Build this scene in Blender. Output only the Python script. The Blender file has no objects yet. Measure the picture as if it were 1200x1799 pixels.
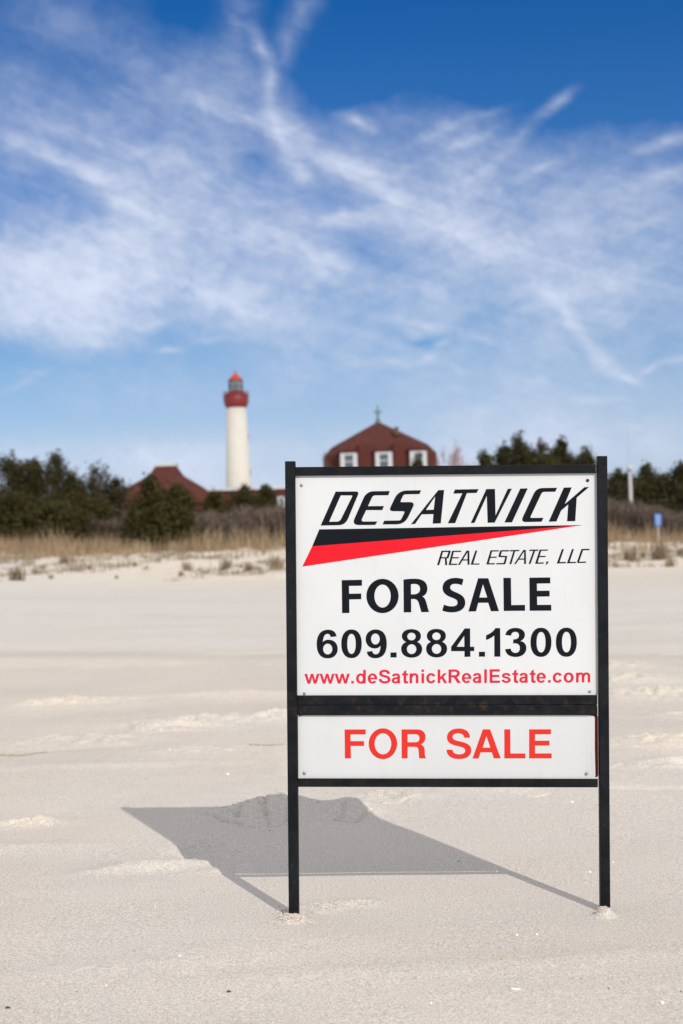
import bpy, math, random
import numpy as np
from mathutils import Vector, Matrix
from mathutils.geometry import tessellate_polygon

sc = bpy.context.scene
C = sc.collection
rng = np.random.RandomState(7)

# ------------------------------------------------------------------ camera
FPX = 2499.0; CAMH = 0.76
ROLL = math.radians(1.8); PITCH = math.atan((956 - 899.5) / FPX)
_c, _s, _cp, _sp = math.cos(ROLL), math.sin(ROLL), math.cos(PITCH), math.sin(PITCH)
cam = bpy.data.cameras.new('camera'); camo = bpy.data.objects.new('camera', cam); C.objects.link(camo)
Rv = Vector((_c, _sp * _s, -_cp * _s)); Uv = Vector((_s, -_sp * _c, _cp * _c)); Fv = Vector((0, _cp, _sp))
M = Matrix((Rv, Uv, -Fv)).transposed().to_4x4(); M.translation = Vector((0, 0, CAMH))
camo.matrix_world = M
cam.sensor_fit = 'VERTICAL'; cam.sensor_height = 36.0; cam.lens = FPX / 1799 * 36.0
cam.clip_start = 0.05; cam.clip_end = 9000
cam.dof.use_dof = True; cam.dof.focus_distance = 2.95; cam.dof.aperture_fstop = 5.6
sc.camera = camo

# ------------------------------------------------------------------ sun, exposure
SUN = Vector((0.61, -1.42, 1.0)).normalized()
ELEV = math.asin(SUN.z); AZ = math.atan2(SUN.x, SUN.y)
sl = bpy.data.lights.new('sun', 'SUN'); sl.energy = 3.35; sl.angle = math.radians(0.5); sl.color = (1.0, 0.94, 0.86)
so = bpy.data.objects.new('sun', sl); C.objects.link(so); so.rotation_euler = (-SUN).to_track_quat('-Z', 'Y').to_euler()
so.location = (3, -6, 8)
sc.view_settings.view_transform = 'Standard'; sc.view_settings.look = 'None'
sc.view_settings.exposure = 0.0; sc.view_settings.gamma = 1.0
sc.cycles.use_denoising = True

# ------------------------------------------------------------------ node helpers
class NT:
    def __init__(s, tree): s.t = tree; s.n = tree.nodes; s.l = tree.links
    def node(s, typ, **kw):
        n = s.n.new(typ)
        for k, v in kw.items(): setattr(n, k, v)
        return n
    def put(s, sock, v):
        if isinstance(v, bpy.types.NodeSocket): s.l.new(v, sock)
        elif v is not None: sock.default_value = v
    def m(s, op, a, b=None, c=None, clamp=False):
        n = s.node('ShaderNodeMath', operation=op, use_clamp=clamp)
        s.put(n.inputs[0], a); s.put(n.inputs[1], b); s.put(n.inputs[2], c); return n.outputs[0]
    def v(s, op, a, b=None, scale=None):
        n = s.node('ShaderNodeVectorMath', operation=op)
        s.put(n.inputs[0], a); s.put(n.inputs[1], b)
        if scale is not None: s.put(n.inputs['Scale'], scale)
        return n.outputs['Value'] if op in ('DOT_PRODUCT', 'LENGTH', 'DISTANCE') else n.outputs[0]
    def noise(s, vec, scale=5, detail=4, rough=.5, dist=0, lac=2.0, color=False):
        n = s.node('ShaderNodeTexNoise'); s.put(n.inputs['Vector'], vec)
        for k, q in (('Scale', scale), ('Detail', detail), ('Roughness', rough), ('Distortion', dist), ('Lacunarity', lac)): s.put(n.inputs[k], q)
        return n.outputs['Color'] if color else n.outputs['Fac']
    def ramp(s, fac, stops):
        n = s.node('ShaderNodeValToRGB'); s.put(n.inputs[0], fac); e = n.color_ramp.elements
        while len(e) < len(stops): e.new(.5)
        for el, (p, c) in zip(e, stops):
            el.position = p; el.color = (c, c, c, 1) if not isinstance(c, tuple) else (*c, 1)
        return n.outputs[0]
    def mix(s, fac, a, b, typ='MIX'):
        n = s.node('ShaderNodeMix', data_type='RGBA', blend_type=typ); s.put(n.inputs[0], fac)
        s.put(n.inputs[6], (*a, 1) if isinstance(a, tuple) else a); s.put(n.inputs[7], (*b, 1) if isinstance(b, tuple) else b)
        return n.outputs[2]
    def smooth(s, x, a, b, o0=0., o1=1.):
        n = s.node('ShaderNodeMapRange', interpolation_type='SMOOTHSTEP')
        for i, q in enumerate((x, a, b, o0, o1)): s.put(n.inputs[i], q)
        return n.outputs[0]
    def xyz(s, x, y, z=0.):
        n = s.node('ShaderNodeCombineXYZ'); s.put(n.inputs[0], x); s.put(n.inputs[1], y); s.put(n.inputs[2], z); return n.outputs[0]

# ------------------------------------------------------------------ sky with cirrus (laid out by compass bearing and elevation)
w = bpy.data.worlds.new('World'); sc.world = w; w.use_nodes = True
T = NT(w.node_tree); T.n.clear()
out = T.node('ShaderNodeOutputWorld'); bg = T.node('ShaderNodeBackground')
sky = T.node('ShaderNodeTexSky', sky_type='NISHITA'); sky.sun_disc = False
sky.sun_elevation = ELEV; sky.sun_rotation = AZ; sky.air_density = 1.0; sky.dust_density = 0.3; sky.ozone_density = 2.0
tc = T.node('ShaderNodeTexCoord'); D = tc.outputs['Generated']
sep = T.node('ShaderNodeSeparateXYZ'); T.put(sep.inputs[0], D)
az = T.m('MULTIPLY', T.m('ARCTAN2', sep.outputs[0], sep.outputs[1]), 10.0)      # tenths of a radian from +Y
el = T.m('MULTIPLY', T.m('ARCSINE', sep.outputs[2]), 10.0)
P0 = T.xyz(az, el)
def px2sky(x, y):            # photo pixel -> (bearing, elevation) of the view ray, in tenths of a radian
    a = (x - 600) / FPX; b = -(y - 899.5) / FPX
    al = _c * a + _s * b; bl = -_s * a + _c * b
    d = Vector((al, _cp - _sp * bl, _sp + _cp * bl)).normalized()
    return math.atan2(d.x, d.y) * 10, math.asin(d.z) * 10
# domain warps
wn1 = T.v('SUBTRACT', T.noise(P0, 1.1, 3, .5, color=True), (.5, .5, .5))
wn2 = T.v('SUBTRACT', T.noise(P0, 4.5, 5, .62, color=True), (.5, .5, .5))
P1 = T.v('ADD', P0, T.v('ADD', T.v('SCALE', wn1, scale=.22), T.v('SCALE', wn2, scale=.20)))
P2 = T.v('ADD', P0, T.v('ADD', T.v('SCALE', wn1, scale=.05), T.v('SCALE', wn2, scale=.085)))
def streak(acc, x0, y0, x1, y1, w0, amp, P):      # one soft drawn-out wisp or bank, added on
    a = px2sky(x0, y0); b = px2sky(x1, y1); wd = w0 / FPX * 10; L2 = math.hypot(b[0] - a[0], b[1] - a[1])
    r = T.node('ShaderNodeMapping', vector_type='TEXTURE'); T.put(r.inputs[0], P)
    r.inputs['Location'].default_value = ((a[0] + b[0]) / 2, (a[1] + b[1]) / 2, 0); r.inputs['Rotation'].default_value = (0, 0, math.atan2(b[1] - a[1], b[0] - a[0]))
    r.inputs['Scale'].default_value = (L2 * .66 + 2.2 * wd, (2.5 if w0 > 24 else 2.1) * wd, 1)
    g = T.node('ShaderNodeTexGradient', gradient_type='QUADRATIC_SPHERE'); T.put(g.inputs[0], r.outputs[0])
    return T.m('MULTIPLY_ADD', g.outputs['Fac'], amp * 1.15, acc)
CAPS = [  # broad veils and banks: x0,y0,x1,y1,half width,strength (bearings named by where they show in the photo)
 (-40,455,120,470,56,1.2),(60,520,270,500,54,1.7),(-40,560,110,570,30,.9),(110,588,230,582,20,.8),(150,430,250,425,26,.4),(170,495,290,495,26,.5),(380,540,470,545,30,.3),
 (-40,330,560,400,150,.27),(200,330,560,400,80,.16),(-40,500,680,520,110,.34),(0,250,500,330,80,.16),(-30,190,360,290,60,.24),(200,70,460,240,90,.17),(-20,50,200,70,100,.17),(300,60,430,130,50,.14),(-40,150,60,220,50,.14),
 (250,380,560,450,70,.34),(340,505,480,545,42,.60),(400,560,640,590,32,.42),(490,590,545,640,22,.40),(500,430,600,480,40,.40),
 (580,360,1240,460,112,.46),(880,330,1260,360,90,.30),(800,560,1260,570,90,.42),(600,500,900,560,80,.30),(690,330,860,420,46,.40),(880,430,1240,540,48,.42),
 (520,215,690,330,50,.30),(330,160,470,200,50,.26),(680,245,900,320,64,.34),(760,230,900,215,26,.14),
 (600,625,700,600,30,.34),(-20,690,560,700,26,.16),(420,640,620,660,22,.14),(540,680,1240,690,52,.42),(0,640,500,700,40,.10),(420,680,600,680,30,.12),
 (-60,822,640,795,34,.85),(-60,800,120,790,16,.3),(140,785,380,790,18,.35),(440,790,600,780,16,.3),(640,778,1240,782,38,.85),(780,735,900,730,22,.25),(-60,870,1240,850,40,.75),(860,750,1000,745,24,.35),(1060,765,1240,770,22,.25),
 # blue gaps
 (50,110,180,115,34,-.14),(230,15,400,40,45,-.18),(40,330,170,345,30,-.13),(190,215,370,235,22,-.14),(415,262,480,285,22,-.26),(300,330,430,330,16,-.10),
 (420,368,520,382,12,-.26),(570,418,690,470,24,-.34),(305,512,350,502,9,-.5),(225,545,305,540,8,-.34),(620,350,700,362,9,-.22),(700,590,790,602,12,-.4),(780,520,900,545,14,-.14),
 (940,225,1060,200,24,-.12),(560,170,640,120,50,-.3),(680,60,1240,90,90,-.3),(1060,180,1200,190,24,-.12)]
THIN = [
 (-20,232,60,262,13,.35),(60,262,130,292,13,.45),(130,292,190,322,15,.50),(190,322,300,405,26,.55),(205,330,205,400,18,.35),(0,205,180,240,14,.18),(180,240,320,290,14,.22),
 (310,160,400,196,11,.26),(400,196,470,222,13,.40),(470,200,505,262,16,.60),(505,262,545,330,13,.40),(480,200,560,270,20,.45),(560,280,640,300,18,.40),
 (448,60,472,110,12,.34),(472,110,478,190,13,.36),(548,-10,508,60,22,.20),(425,-20,410,90,26,.16),(508,60,500,120,14,.14),
 (600,205,660,225,9,.42),(600,285,700,318,20,.35),(640,320,740,385,18,.45),(740,385,880,432,20,.42),(520,378,700,386,11,.38),(540,392,660,398,8,.2),
 (760,275,870,228,9,.28),(700,262,830,205,9,.20),(830,205,905,188,7,.12),(950,205,1008,160,9,.26),(880,268,960,200,12,.16),(810,320,900,262,8,.20),
 (900,310,1010,275,8,.18),(1100,270,1240,232,9,.30),(1080,330,1240,285,10,.22),(960,400,1240,380,12,.16),(1150,300,1240,330,10,.2),
 (958,478,1240,530,14,.20),(700,560,800,590,9,.34),(620,560,740,560,14,.16),(800,590,890,602,7,.2),
 (945,500,985,528,11,.50),(985,528,1020,580,12,.45),(1010,570,1050,620,13,.40),(1040,620,1085,655,11,.45),(1085,655,1128,676,8,.55),(1128,660,1160,640,6,.42),(1160,640,1240,622,7,.36),
 (625,640,740,634,9,.42),(740,634,765,620,7,.40),(765,608,790,598,5,.25),(780,636,825,655,6,.20),(690,668,820,656,6,.10),
 (0,690,80,655,7,.14),(30,656,90,650,6,.14),(272,619,325,616,5,.34),(330,600,420,596,6,.25),(245,577,290,566,9,.30),(130,606,205,604,7,.30),
 (955,700,1110,702,8,.24),(560,430,600,470,14,.24),(370,260,470,262,6,.12),(540,440,580,500,11,.25)]
acc = 0.0
for cp in CAPS: acc = streak(acc, *cp, P1)
thin = 0.0
for cp in THIN: thin = streak(thin, *cp, P2)
acc = T.m('MAXIMUM', acc, 0.0)
# fibres: noise drawn out along the wind, which turns across the sky
def fib(deg, stretch, sc_, src=P2, det=6):
    r = T.node('ShaderNodeMapping', vector_type='TEXTURE'); T.put(r.inputs[0], src); r.inputs['Rotation'].default_value = (0, 0, math.radians(deg)); r.inputs['Scale'].default_value = (stretch, 1, 1)
    return T.noise(r.outputs[0], sc_, det, .6)
wl = T.smooth(az, -1.0, .3)                       # 0 left, 1 right
left = T.m('ADD', T.m('MULTIPLY', fib(-24, 8, 4.0), .6), T.m('MULTIPLY', fib(-40, 7, 8.0), .4))
right = T.m('ADD', T.m('MULTIPLY', fib(-14, 9, 4.2), .5), T.m('MULTIPLY', fib(27, 8, 7.0), .5))
mixf = T.m('ADD', T.m('MULTIPLY', left, T.m('SUBTRACT', 1.0, wl)), T.m('MULTIPLY', right, wl))
puff = T.noise(P1, 2.4, 8, .68)
fine = T.m('ADD', T.m('MULTIPLY', fib(-20, 7, 13, P2, 5), .5), T.m('ADD', T.m('MULTIPLY', fib(16, 6, 11, P2, 5), .3), T.m('MULTIPLY', fib(-62, 5, 12, P2, 5), .2)))
fmul = T.m('MULTIPLY', T.smooth(mixf, .34, .66, .76, 1.22), T.m('MULTIPLY', T.smooth(puff, .34, .66, .68, 1.30), T.smooth(fine, .38, .62, .80, 1.20)))
# elsewhere round the dome: unseen bright cloud, added to lift the fill light
ring = T.smooth(T.m('ABSOLUTE', az), 2.9, 5.5)
high = T.smooth(el, 4.4, 6.5)
other = T.m('MULTIPLY', T.smooth(T.noise(P1, .35, 5, .6), .2, .6, .7, 3.0), T.m('MAXIMUM', ring, high))
dens = T.m('MULTIPLY', T.m('ADD', acc, other), fmul)
dens = T.m('ADD', dens, T.m('MULTIPLY', thin, T.smooth(fine, .36, .62, .8, 2.1)))
veil = T.smooth(el, .1, 1.6, .55, .0)
dens = T.m('ADD', dens, veil)
mask = T.m('SUBTRACT', 1.0, T.m('POWER', 2.718, T.m('MULTIPLY', dens, -1.25)))
tint = T.ramp(T.m('DIVIDE', el, 5.0, clamp=True), [(0.0, (.56, .66, 1.0)), (.16, (.52, .65, .89)), (.28, (.38, .60, .85)), (.48, (.22, .50, .86)), (.8, (.03, .38, .80)), (1.0, (.03, .36, .8))])
skyc = T.v('SCALE', T.mix(1.0, sky.outputs[0], tint, 'MULTIPLY'), scale=.85)
cloudc = T.ramp(T.m('DIVIDE', el, 5.0, clamp=True), [(0.0, (.64, .70, .86)), (.2, (.66, .72, .88)), (.45, (.72, .77, .90)), (1.0, (.50, .60, .86))])
cloudc = T.mix(T.m('MAXIMUM', ring, high), cloudc, (.74, .76, .80))      # unseen milky veil behind and above, added as neutral fill light
cloudc = T.v('SCALE', cloudc, scale=T.m('MULTIPLY_ADD', T.m('POWER', mask, 3.0), 1.5, 7.7))
fin = T.mix(T.m('MULTIPLY', mask, .93), skyc, cloudc)
T.put(bg.inputs[0], fin); bg.inputs[1].default_value = 0.12
T.l.new(bg.outputs[0], out.inputs[0])
w.cycles.sampling_method = 'MANUAL'; w.cycles.sample_map_resolution = 512

# ------------------------------------------------------------------ photo ray helpers (to set real positions at real distances)
def ray(x, y):
    a = (x - 600) / FPX; b = -(y - 899.5) / FPX
    al = _c * a + _s * b; bl = -_s * a + _c * b
    return Vector((al, _cp - _sp * bl, _sp + _cp * bl))
def at(x, y, Y):
    d = ray(x, y); return Vector((0, 0, CAMH)) + d * (Y / d.y)
def gp(x, y, z=0.0):
    d = ray(x, y); return Vector((0, 0, CAMH)) + d * ((z - CAMH) / d.z)

# ------------------------------------------------------------------ numpy noise
def _hash(ix, iy, s):
    n = (ix.astype(np.int64) * 374761393 + iy.astype(np.int64) * 668265263 + s * 1442695041) & 0xffffffff
    n = ((n ^ (n >> 13)) * 1274126177) & 0xffffffff
    return ((n ^ (n >> 16)) & 0xffff) / 65535.0
def vnoise(x, y, s=0):
    ix = np.floor(x); iy = np.floor(y); fx = x - ix; fy = y - iy
    fx = fx * fx * fx * (fx * (fx * 6 - 15) + 10); fy = fy * fy * fy * (fy * (fy * 6 - 15) + 10)
    a = _hash(ix, iy, s); b = _hash(ix + 1, iy, s); c = _hash(ix, iy + 1, s); d = _hash(ix + 1, iy + 1, s)
    return (a + (b - a) * fx) * (1 - fy) + (c + (d - c) * fx) * fy - .5
def fbm(x, y, o=4, s=0, g=.5):
    r = 0; am = 1; tot = 0
    for k in range(o):
        ca, sa = math.cos(k * 1.3), math.sin(k * 1.3)
        r = r + am * vnoise((x * ca - y * sa) * 2 ** k + 17 * k, (x * sa + y * ca) * 2 ** k, s + k); tot += am; am *= g
    return r / tot
def sstep(x, a, b):
    t = np.clip((x - a) / (b - a), 0, 1); return t * t * (3 - 2 * t)

# ------------------------------------------------------------------ materials
def mat(name):
    m = bpy.data.materials.new(name); m.use_nodes = True; t = NT(m.node_tree)
    b = t.n['Principled BSDF']; return m, t, b
def simple(name, col, rough=.6, spec=.5, metal=0., var=0., vscale=5., bump=0., bscale=50.):
    m, t, b = mat(name); b.inputs['Roughness'].default_value = rough; b.inputs['Metallic'].default_value = metal
    b.inputs['Specular IOR Level'].default_value = spec
    tcn = t.node('ShaderNodeTexCoord').outputs['Object']
    if var:
        n = t.noise(tcn, vscale, 5, .6)
        lo = tuple(c * (1 - var) for c in col); hi = tuple(min(1, c * (1 + var)) for c in col)
        t.put(b.inputs['Base Color'], t.ramp(n, [(.3, lo), (.7, hi)]))
    else: b.inputs['Base Color'].default_value = (*col, 1)
    if bump:
        bn = t.node('ShaderNodeBump'); bn.inputs['Strength'].default_value = bump; bn.inputs['Distance'].default_value = .01
        t.put(bn.inputs['Height'], t.noise(tcn, bscale, 4, .6)); t.put(b.inputs['Normal'], bn.outputs[0])
    return m

def sand_material():
    m, t, b = mat('sand')
    tcn = t.node('ShaderNodeTexCoord').outputs['Object']
    at1 = t.node('ShaderNodeAttribute', attribute_name='sandmix')
    sp = t.node('ShaderNodeSeparateColor'); t.put(sp.inputs[0], at1.outputs['Color'])
    grain = t.noise(tcn, 330, 1, .6); grain2 = t.noise(tcn, 150, 2, .7); med = t.noise(tcn, 9, 5, .6); big = t.noise(tcn, 1.3, 4, .55)
    base = t.mix(t.smooth(big, .35, .65), (.535, .482, .424), (.572, .512, .446))
    base = t.mix(t.smooth(med, .35, .7), base, (.567, .506, .443))
    base = t.mix(sp.outputs[0], base, (.68, .60, .49))       # warm loose dry sand
    base = t.mix(sp.outputs[1], base, (.58, .545, .508))       # compact grey sand
    base = t.mix(sp.outputs[2], base, (.47, .425, .375))       # damp line
    g = t.m('ADD', t.m('MULTIPLY', t.m('SUBTRACT', grain, .5), 1.15), t.m('MULTIPLY', t.m('SUBTRACT', grain2, .5), .8))
    base = t.v('SCALE', base, scale=t.m('ADD', 1.0, g))
    dark = t.smooth(t.noise(t.v('ADD', tcn, (3.1, 7.7, .3)), 210, 0, .5), .78, .84)
    base = t.mix(t.m('MULTIPLY', dark, .55), base, (.10, .085, .075))
    lite = t.smooth(t.noise(t.v('ADD', tcn, (9.1, 2.7, .9)), 190, 0, .5), .80, .86)
    base = t.mix(t.m('MULTIPLY', lite, .5), base, (.8, .76, .70))
    t.put(b.inputs['Base Color'], base); b.inputs['Roughness'].default_value = .95; b.inputs['Specular IOR Level'].default_value = .15
    bn = t.node('ShaderNodeBump'); bn.inputs['Strength'].default_value = .55; bn.inputs['Distance'].default_value = .0016
    t.put(bn.inputs['Height'], t.m('ADD', grain2, t.m('MULTIPLY', grain, .6)))
    bn2 = t.node('ShaderNodeBump'); bn2.inputs['Strength'].default_value = .32; bn2.inputs['Distance'].default_value = .006
    t.put(bn2.inputs['Height'], t.noise(tcn, 28, 5, .65)); t.put(bn2.inputs['Normal'], bn.outputs[0])
    t.put(b.inputs['Normal'], bn2.outputs[0])
    return m

def metal_material():
    m, t, b = mat('black_painted_steel')
    tcn = t.node('ShaderNodeTexCoord').outputs['Object']
    n1 = t.noise(tcn, 18, 5, .6); n2 = t.noise(tcn, 260, 3, .7); n3 = t.noise(tcn, 60, 4, .65)
    base = t.mix(t.smooth(n1, .35, .7), (.003, .0045, .007), (.009, .011, .014))
    # salt and sand specks, faint rust at the joints (vertex paint-like mask by attribute is not needed: by height of the double bar)
    base = t.mix(t.m('MULTIPLY', t.smooth(n2, .68, .74), .55), base, (.16, .15, .14))
    mps = t.node('ShaderNodeMapping'); t.put(mps.inputs[0], tcn); mps.inputs['Scale'].default_value = (1.2, 1, 1); mps.inputs['Rotation'].default_value = (0, .7, 0)
    n4 = t.noise(mps.outputs[0], 95, 5, .75); base = t.mix(t.m('MULTIPLY', t.smooth(n4, .60, .70), t.m('MULTIPLY', t.smooth(n1, .45, .65), .55)), base, (.075, .075, .075))
    rust = t.node('ShaderNodeAttribute', attribute_name='rust').outputs['Fac']
    base = t.mix(t.m('MULTIPLY', rust, t.m('MULTIPLY', t.smooth(n3, .48, .70), .6)), base, (.060, .030, .020))
    t.put(b.inputs['Base Color'], base)
    t.put(b.inputs['Roughness'], t.smooth(n1, .3, .7, .5, .7)); b.inputs['Specular IOR Level'].default_value = .14
    bn = t.node('ShaderNodeBump'); bn.inputs['Strength'].default_value = .35; bn.inputs['Distance'].default_value = .0008
    t.put(bn.inputs['Height'], t.m('ADD', n3, t.m('MULTIPLY', n2, .5))); t.put(b.inputs['Normal'], bn.outputs[0])
    return m
def leaf_material(name, a, b_, c_=None, scale=1.5):
    m, t, b = mat(name)
    tcn = t.node('ShaderNodeTexCoord').outputs['Object']
    oi = t.node('ShaderNodeObjectInfo').outputs['Random']
    n = t.noise(tcn, scale, 4, .6); n2 = t.noise(tcn, scale * 9, 2, .6)
    col = t.mix(t.smooth(n, .35, .65), a, b_)
    if c_: col = t.mix(t.smooth(n2, .52, .75), col, c_)
    col = t.v('SCALE', col, scale=t.m('ADD', .8, t.m('MULTIPLY', oi, .4)))
    t.put(b.inputs['Base Color'], col); b.inputs['Roughness'].default_value = .8; b.inputs['Specular IOR Level'].default_value = .15
    return m

def enamel(name, col, rough, spec, var=0, vscale=5, bump=0, bscale=10):
    m, t, b = mat(name); tcn = t.node('ShaderNodeTexCoord').outputs['Object']
    n = t.noise(tcn, 5, 5, .6); base = t.mix(t.smooth(n, .3, .7), tuple(c * (1 - var) for c in col), tuple(c * (1 + var) for c in col))
    mp = t.node('ShaderNodeMapping'); t.put(mp.inputs[0], tcn); mp.inputs['Scale'].default_value = (60, 60, 3)
    st_ = t.noise(mp.outputs[0], 1.0, 4, .6)                    # faint run marks
    base = t.mix(t.m('MULTIPLY', t.smooth(st_, .55, .75), .09), base, (.42, .38, .32))
    sp2 = t.noise(tcn, 240, 1, .5); base = t.mix(t.m('MULTIPLY', t.smooth(sp2, .80, .84), .6), base, (.22, .19, .16))     # specks
    mp2 = t.node('ShaderNodeMapping'); t.put(mp2.inputs[0], tcn); mp2.inputs['Rotation'].default_value = (0, .5, 0); mp2.inputs['Scale'].default_value = (9, 9, 420)
    sc_ = t.noise(mp2.outputs[0], 1.0, 1, .5); base = t.mix(t.m('MULTIPLY', t.smooth(sc_, .80, .83), .25), base, (.40, .40, .40))   # hairline scratches
    t.put(b.inputs['Base Color'], base); t.put(b.inputs['Roughness'], t.smooth(n, .3, .7, rough - .08, rough + .1)); b.inputs['Specular IOR Level'].default_value = spec
    bn = t.node('ShaderNodeBump'); bn.inputs['Strength'].default_value = .12; bn.inputs['Distance'].default_value = .01
    t.put(bn.inputs['Height'], t.noise(tcn, 4, 2, .4)); t.put(b.inputs['Normal'], bn.outputs[0]); return m
MS = sand_material(); MM = metal_material()
M_panel = enamel('white_sign_enamel', (.600, .620, .640), .38, .4, var=.025, vscale=6, bump=.02, bscale=12)
M_rider = enamel('white_rider_plastic', (.565, .58, .595), .35, .45, var=.02, vscale=6, bump=.03, bscale=9)
M_black = simple('black_ink', (.007, .009, .013), .6, .06, var=.1, vscale=30)
M_red = simple('red_ink', (.66, .010, .022), .6, .12, var=.04, vscale=30)
M_url = simple('crimson_ink', (.58, .020, .045), .6, .12, var=.05, vscale=60)
M_rred = simple('orange_red_ink', (.60, .030, .022), .6, .12, var=.03, vscale=30)
M_redback = simple('red_panel', (.42, .02, .02), .5, .3)
M_bolt = simple('zinc', (.33, .33, .33), .45, .5, metal=.6, var=.2, vscale=300)
M_hole = simple('hole_black', (.012, .012, .014), .5, .4)  # black put in for the shade inside an open hole
M_everg = leaf_material('cedar_needles', (.026, .023, .007), (.050, .043, .012), (.085, .068, .022))
M_pine = leaf_material('pine_needles', (.022, .021, .008), (.050, .046, .015), (.095, .078, .028))
M_bark = simple('bark', (.10, .075, .06), .9, .2, var=.3, vscale=8)
M_twig = leaf_material('bare_twigs', (.105, .080, .066), (.150, .115, .092), (.20, .155, .12), .5)
M_pinktwig = leaf_material('reddish_buds', (.34, .17, .15), (.42, .24, .20), None, 3)
M_grass = leaf_material('dry_grass', (.24, .165, .10), (.43, .325, .205), (.17, .115, .075), .8)
M_tuft = leaf_material('tuft_grass', (.20, .15, .095), (.38, .30, .20), (.13, .105, .07), 3)
M_white = simple('white_tower_paint', (.52, .50, .455), .8, .2, var=.05, vscale=.35)
M_trim = simple('white_trim', (.46, .48, .51), .6, .3)
M_redpaint = simple('lantern_red', (.17, .016, .018), .5, .4, var=.15, vscale=1.5)
M_dome = simple('dome_red', (.40, .038, .024), .5, .4)
M_brick = simple('red_shingles', (.080, .024, .019), .9, .2, var=.18, vscale=3)
M_brickw = simple('dark_red_wall', (.085, .024, .020), .9, .2, var=.15, vscale=3)
M_iron = simple('dark_iron', (.03, .03, .034), .5, .4)
M_cross = simple('weathered_copper', (.09, .13, .12), .6, .4)
M_shell = simple('shell_white', (.80, .76, .70), .4, .4, var=.1, vscale=200)
M_stone = simple('dark_pebble', (.06, .055, .05), .6, .3)
M_ochre = simple('ochre_shell', (.55, .33, .15), .6, .3)
M_straw = simple('dry_reed', (.36, .24, .13), .9, .2, var=.3, vscale=40)
M_bluesign = simple('blue_sign_face', (.035, .16, .52), .5, .4)
M_pole = simple('white_pole_paint', (.42, .42, .41), .5, .4)
def glass(name, col):
    m, t, b = mat(name); b.inputs['Base Color'].default_value = (*col, 1); b.inputs['Roughness'].default_value = .12
    b.inputs['Specular IOR Level'].default_value = .8; return m
M_pane = glass('window_glass', (.06, .08, .09))
def clear_glass():
    m, t, b = mat('lantern_glass'); b.inputs['Base Color'].default_value = (.30, .38, .38, 1); b.inputs['Roughness'].default_value = .1
    b.inputs['Alpha'].default_value = .45; return m
M_lglass = clear_glass()

# ------------------------------------------------------------------ object helpers
def link(o, parent=None):
    C.objects.link(o)
    if parent is not None: o.parent = parent
    return o
def meshobj(name, verts, faces, material, parent=None, smooth=False):
    me = bpy.data.meshes.new(name); me.from_pydata([tuple(v) for v in verts], [], [tuple(f) for f in faces]); me.update()
    if material: me.materials.append(material)
    if smooth: me.polygons.foreach_set('use_smooth', [True] * len(me.polygons))
    return link(bpy.data.objects.new(name, me), parent)
def quadsoup(name, V, k, material, parent=None):     # V: (n*k,3) array, faces of k verts each
    me = bpy.data.meshes.new(name); n = len(V) // k
    me.vertices.add(len(V)); me.vertices.foreach_set('co', np.ascontiguousarray(V, dtype=np.float32).ravel())
    me.loops.add(len(V)); me.loops.foreach_set('vertex_index', np.arange(len(V), dtype=np.int32))
    me.polygons.add(n); me.polygons.foreach_set('loop_start', np.arange(0, len(V), k, dtype=np.int32))
    me.update(calc_edges=True); me.validate(); me.materials.append(material)
    return link(bpy.data.objects.new(name, me), parent)
def empty(name, loc=(0, 0, 0)):
    o = bpy.data.objects.new(name, None); o.location = loc; o.empty_display_size = .1; return link(o)
def tag(o, label, cat=None, group=None, kind=None):
    if label: o['label'] = label
    if cat: o['category'] = cat
    if group: o['group'] = group
    if kind: o['kind'] = kind
    return o
class MB:
    def __init__(s): s.v = []; s.f = []
    def add(s, v, f):
        k = len(s.v); s.v += [tuple(q) for q in v]; s.f += [tuple(i + k for i in q) for q in f]
    def box(s, x0, x1, y0, y1, z0, z1):
        s.add([(x0, y0, z0), (x1, y0, z0), (x1, y1, z0), (x0, y1, z0), (x0, y0, z1), (x1, y0, z1), (x1, y1, z1), (x0, y1, z1)],
              [(0, 3, 2, 1), (4, 5, 6, 7), (0, 1, 5, 4), (1, 2, 6, 5), (2, 3, 7, 6), (3, 0, 4, 7)])
    def lathe(s, prof, n=24, c=(0, 0), caps=True):
        V = [(c[0] + r * math.cos(2 * math.pi * i / n), c[1] + r * math.sin(2 * math.pi * i / n), z) for r, z in prof for i in range(n)]
        F = [(j * n + i, j * n + (i + 1) % n, (j + 1) * n + (i + 1) % n, (j + 1) * n + i) for j in range(len(prof) - 1) for i in range(n)]
        if caps: F += [tuple(range(n))[::-1], tuple((len(prof) - 1) * n + i for i in range(n))]
        s.add(V, F)
    def tube(s, pts, r0, r1=None, n=5):
        r1 = r0 if r1 is None else r1; pts = [Vector(p) for p in pts]; V = []; F = []
        for i, p in enumerate(pts):
            d = (pts[min(i + 1, len(pts) - 1)] - pts[max(i - 1, 0)]).normalized()
            a = d.orthogonal().normalized(); b = d.cross(a); r = r0 + (r1 - r0) * i / (len(pts) - 1)
            V += [p + (a * math.cos(t) + b * math.sin(t)) * r for t in [2 * math.pi * k / n for k in range(n)]]
        for i in range(len(pts) - 1):
            F += [(i * n + k, i * n + (k + 1) % n, (i + 1) * n + (k + 1) % n, (i + 1) * n + k) for k in range(n)]
        F += [tuple(range(n))[::-1], tuple((len(pts) - 1) * n + k for k in range(n))]
        s.add(V, F)
    def build(s, name, material, parent=None, smooth=False): return meshobj(name, s.v, s.f, material, parent, smooth)
def bevel(o, wd, seg=2):
    m = o.modifiers.new('bevel', 'BEVEL'); m.width = wd; m.segments = seg; m.limit_method = 'ANGLE'

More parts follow.
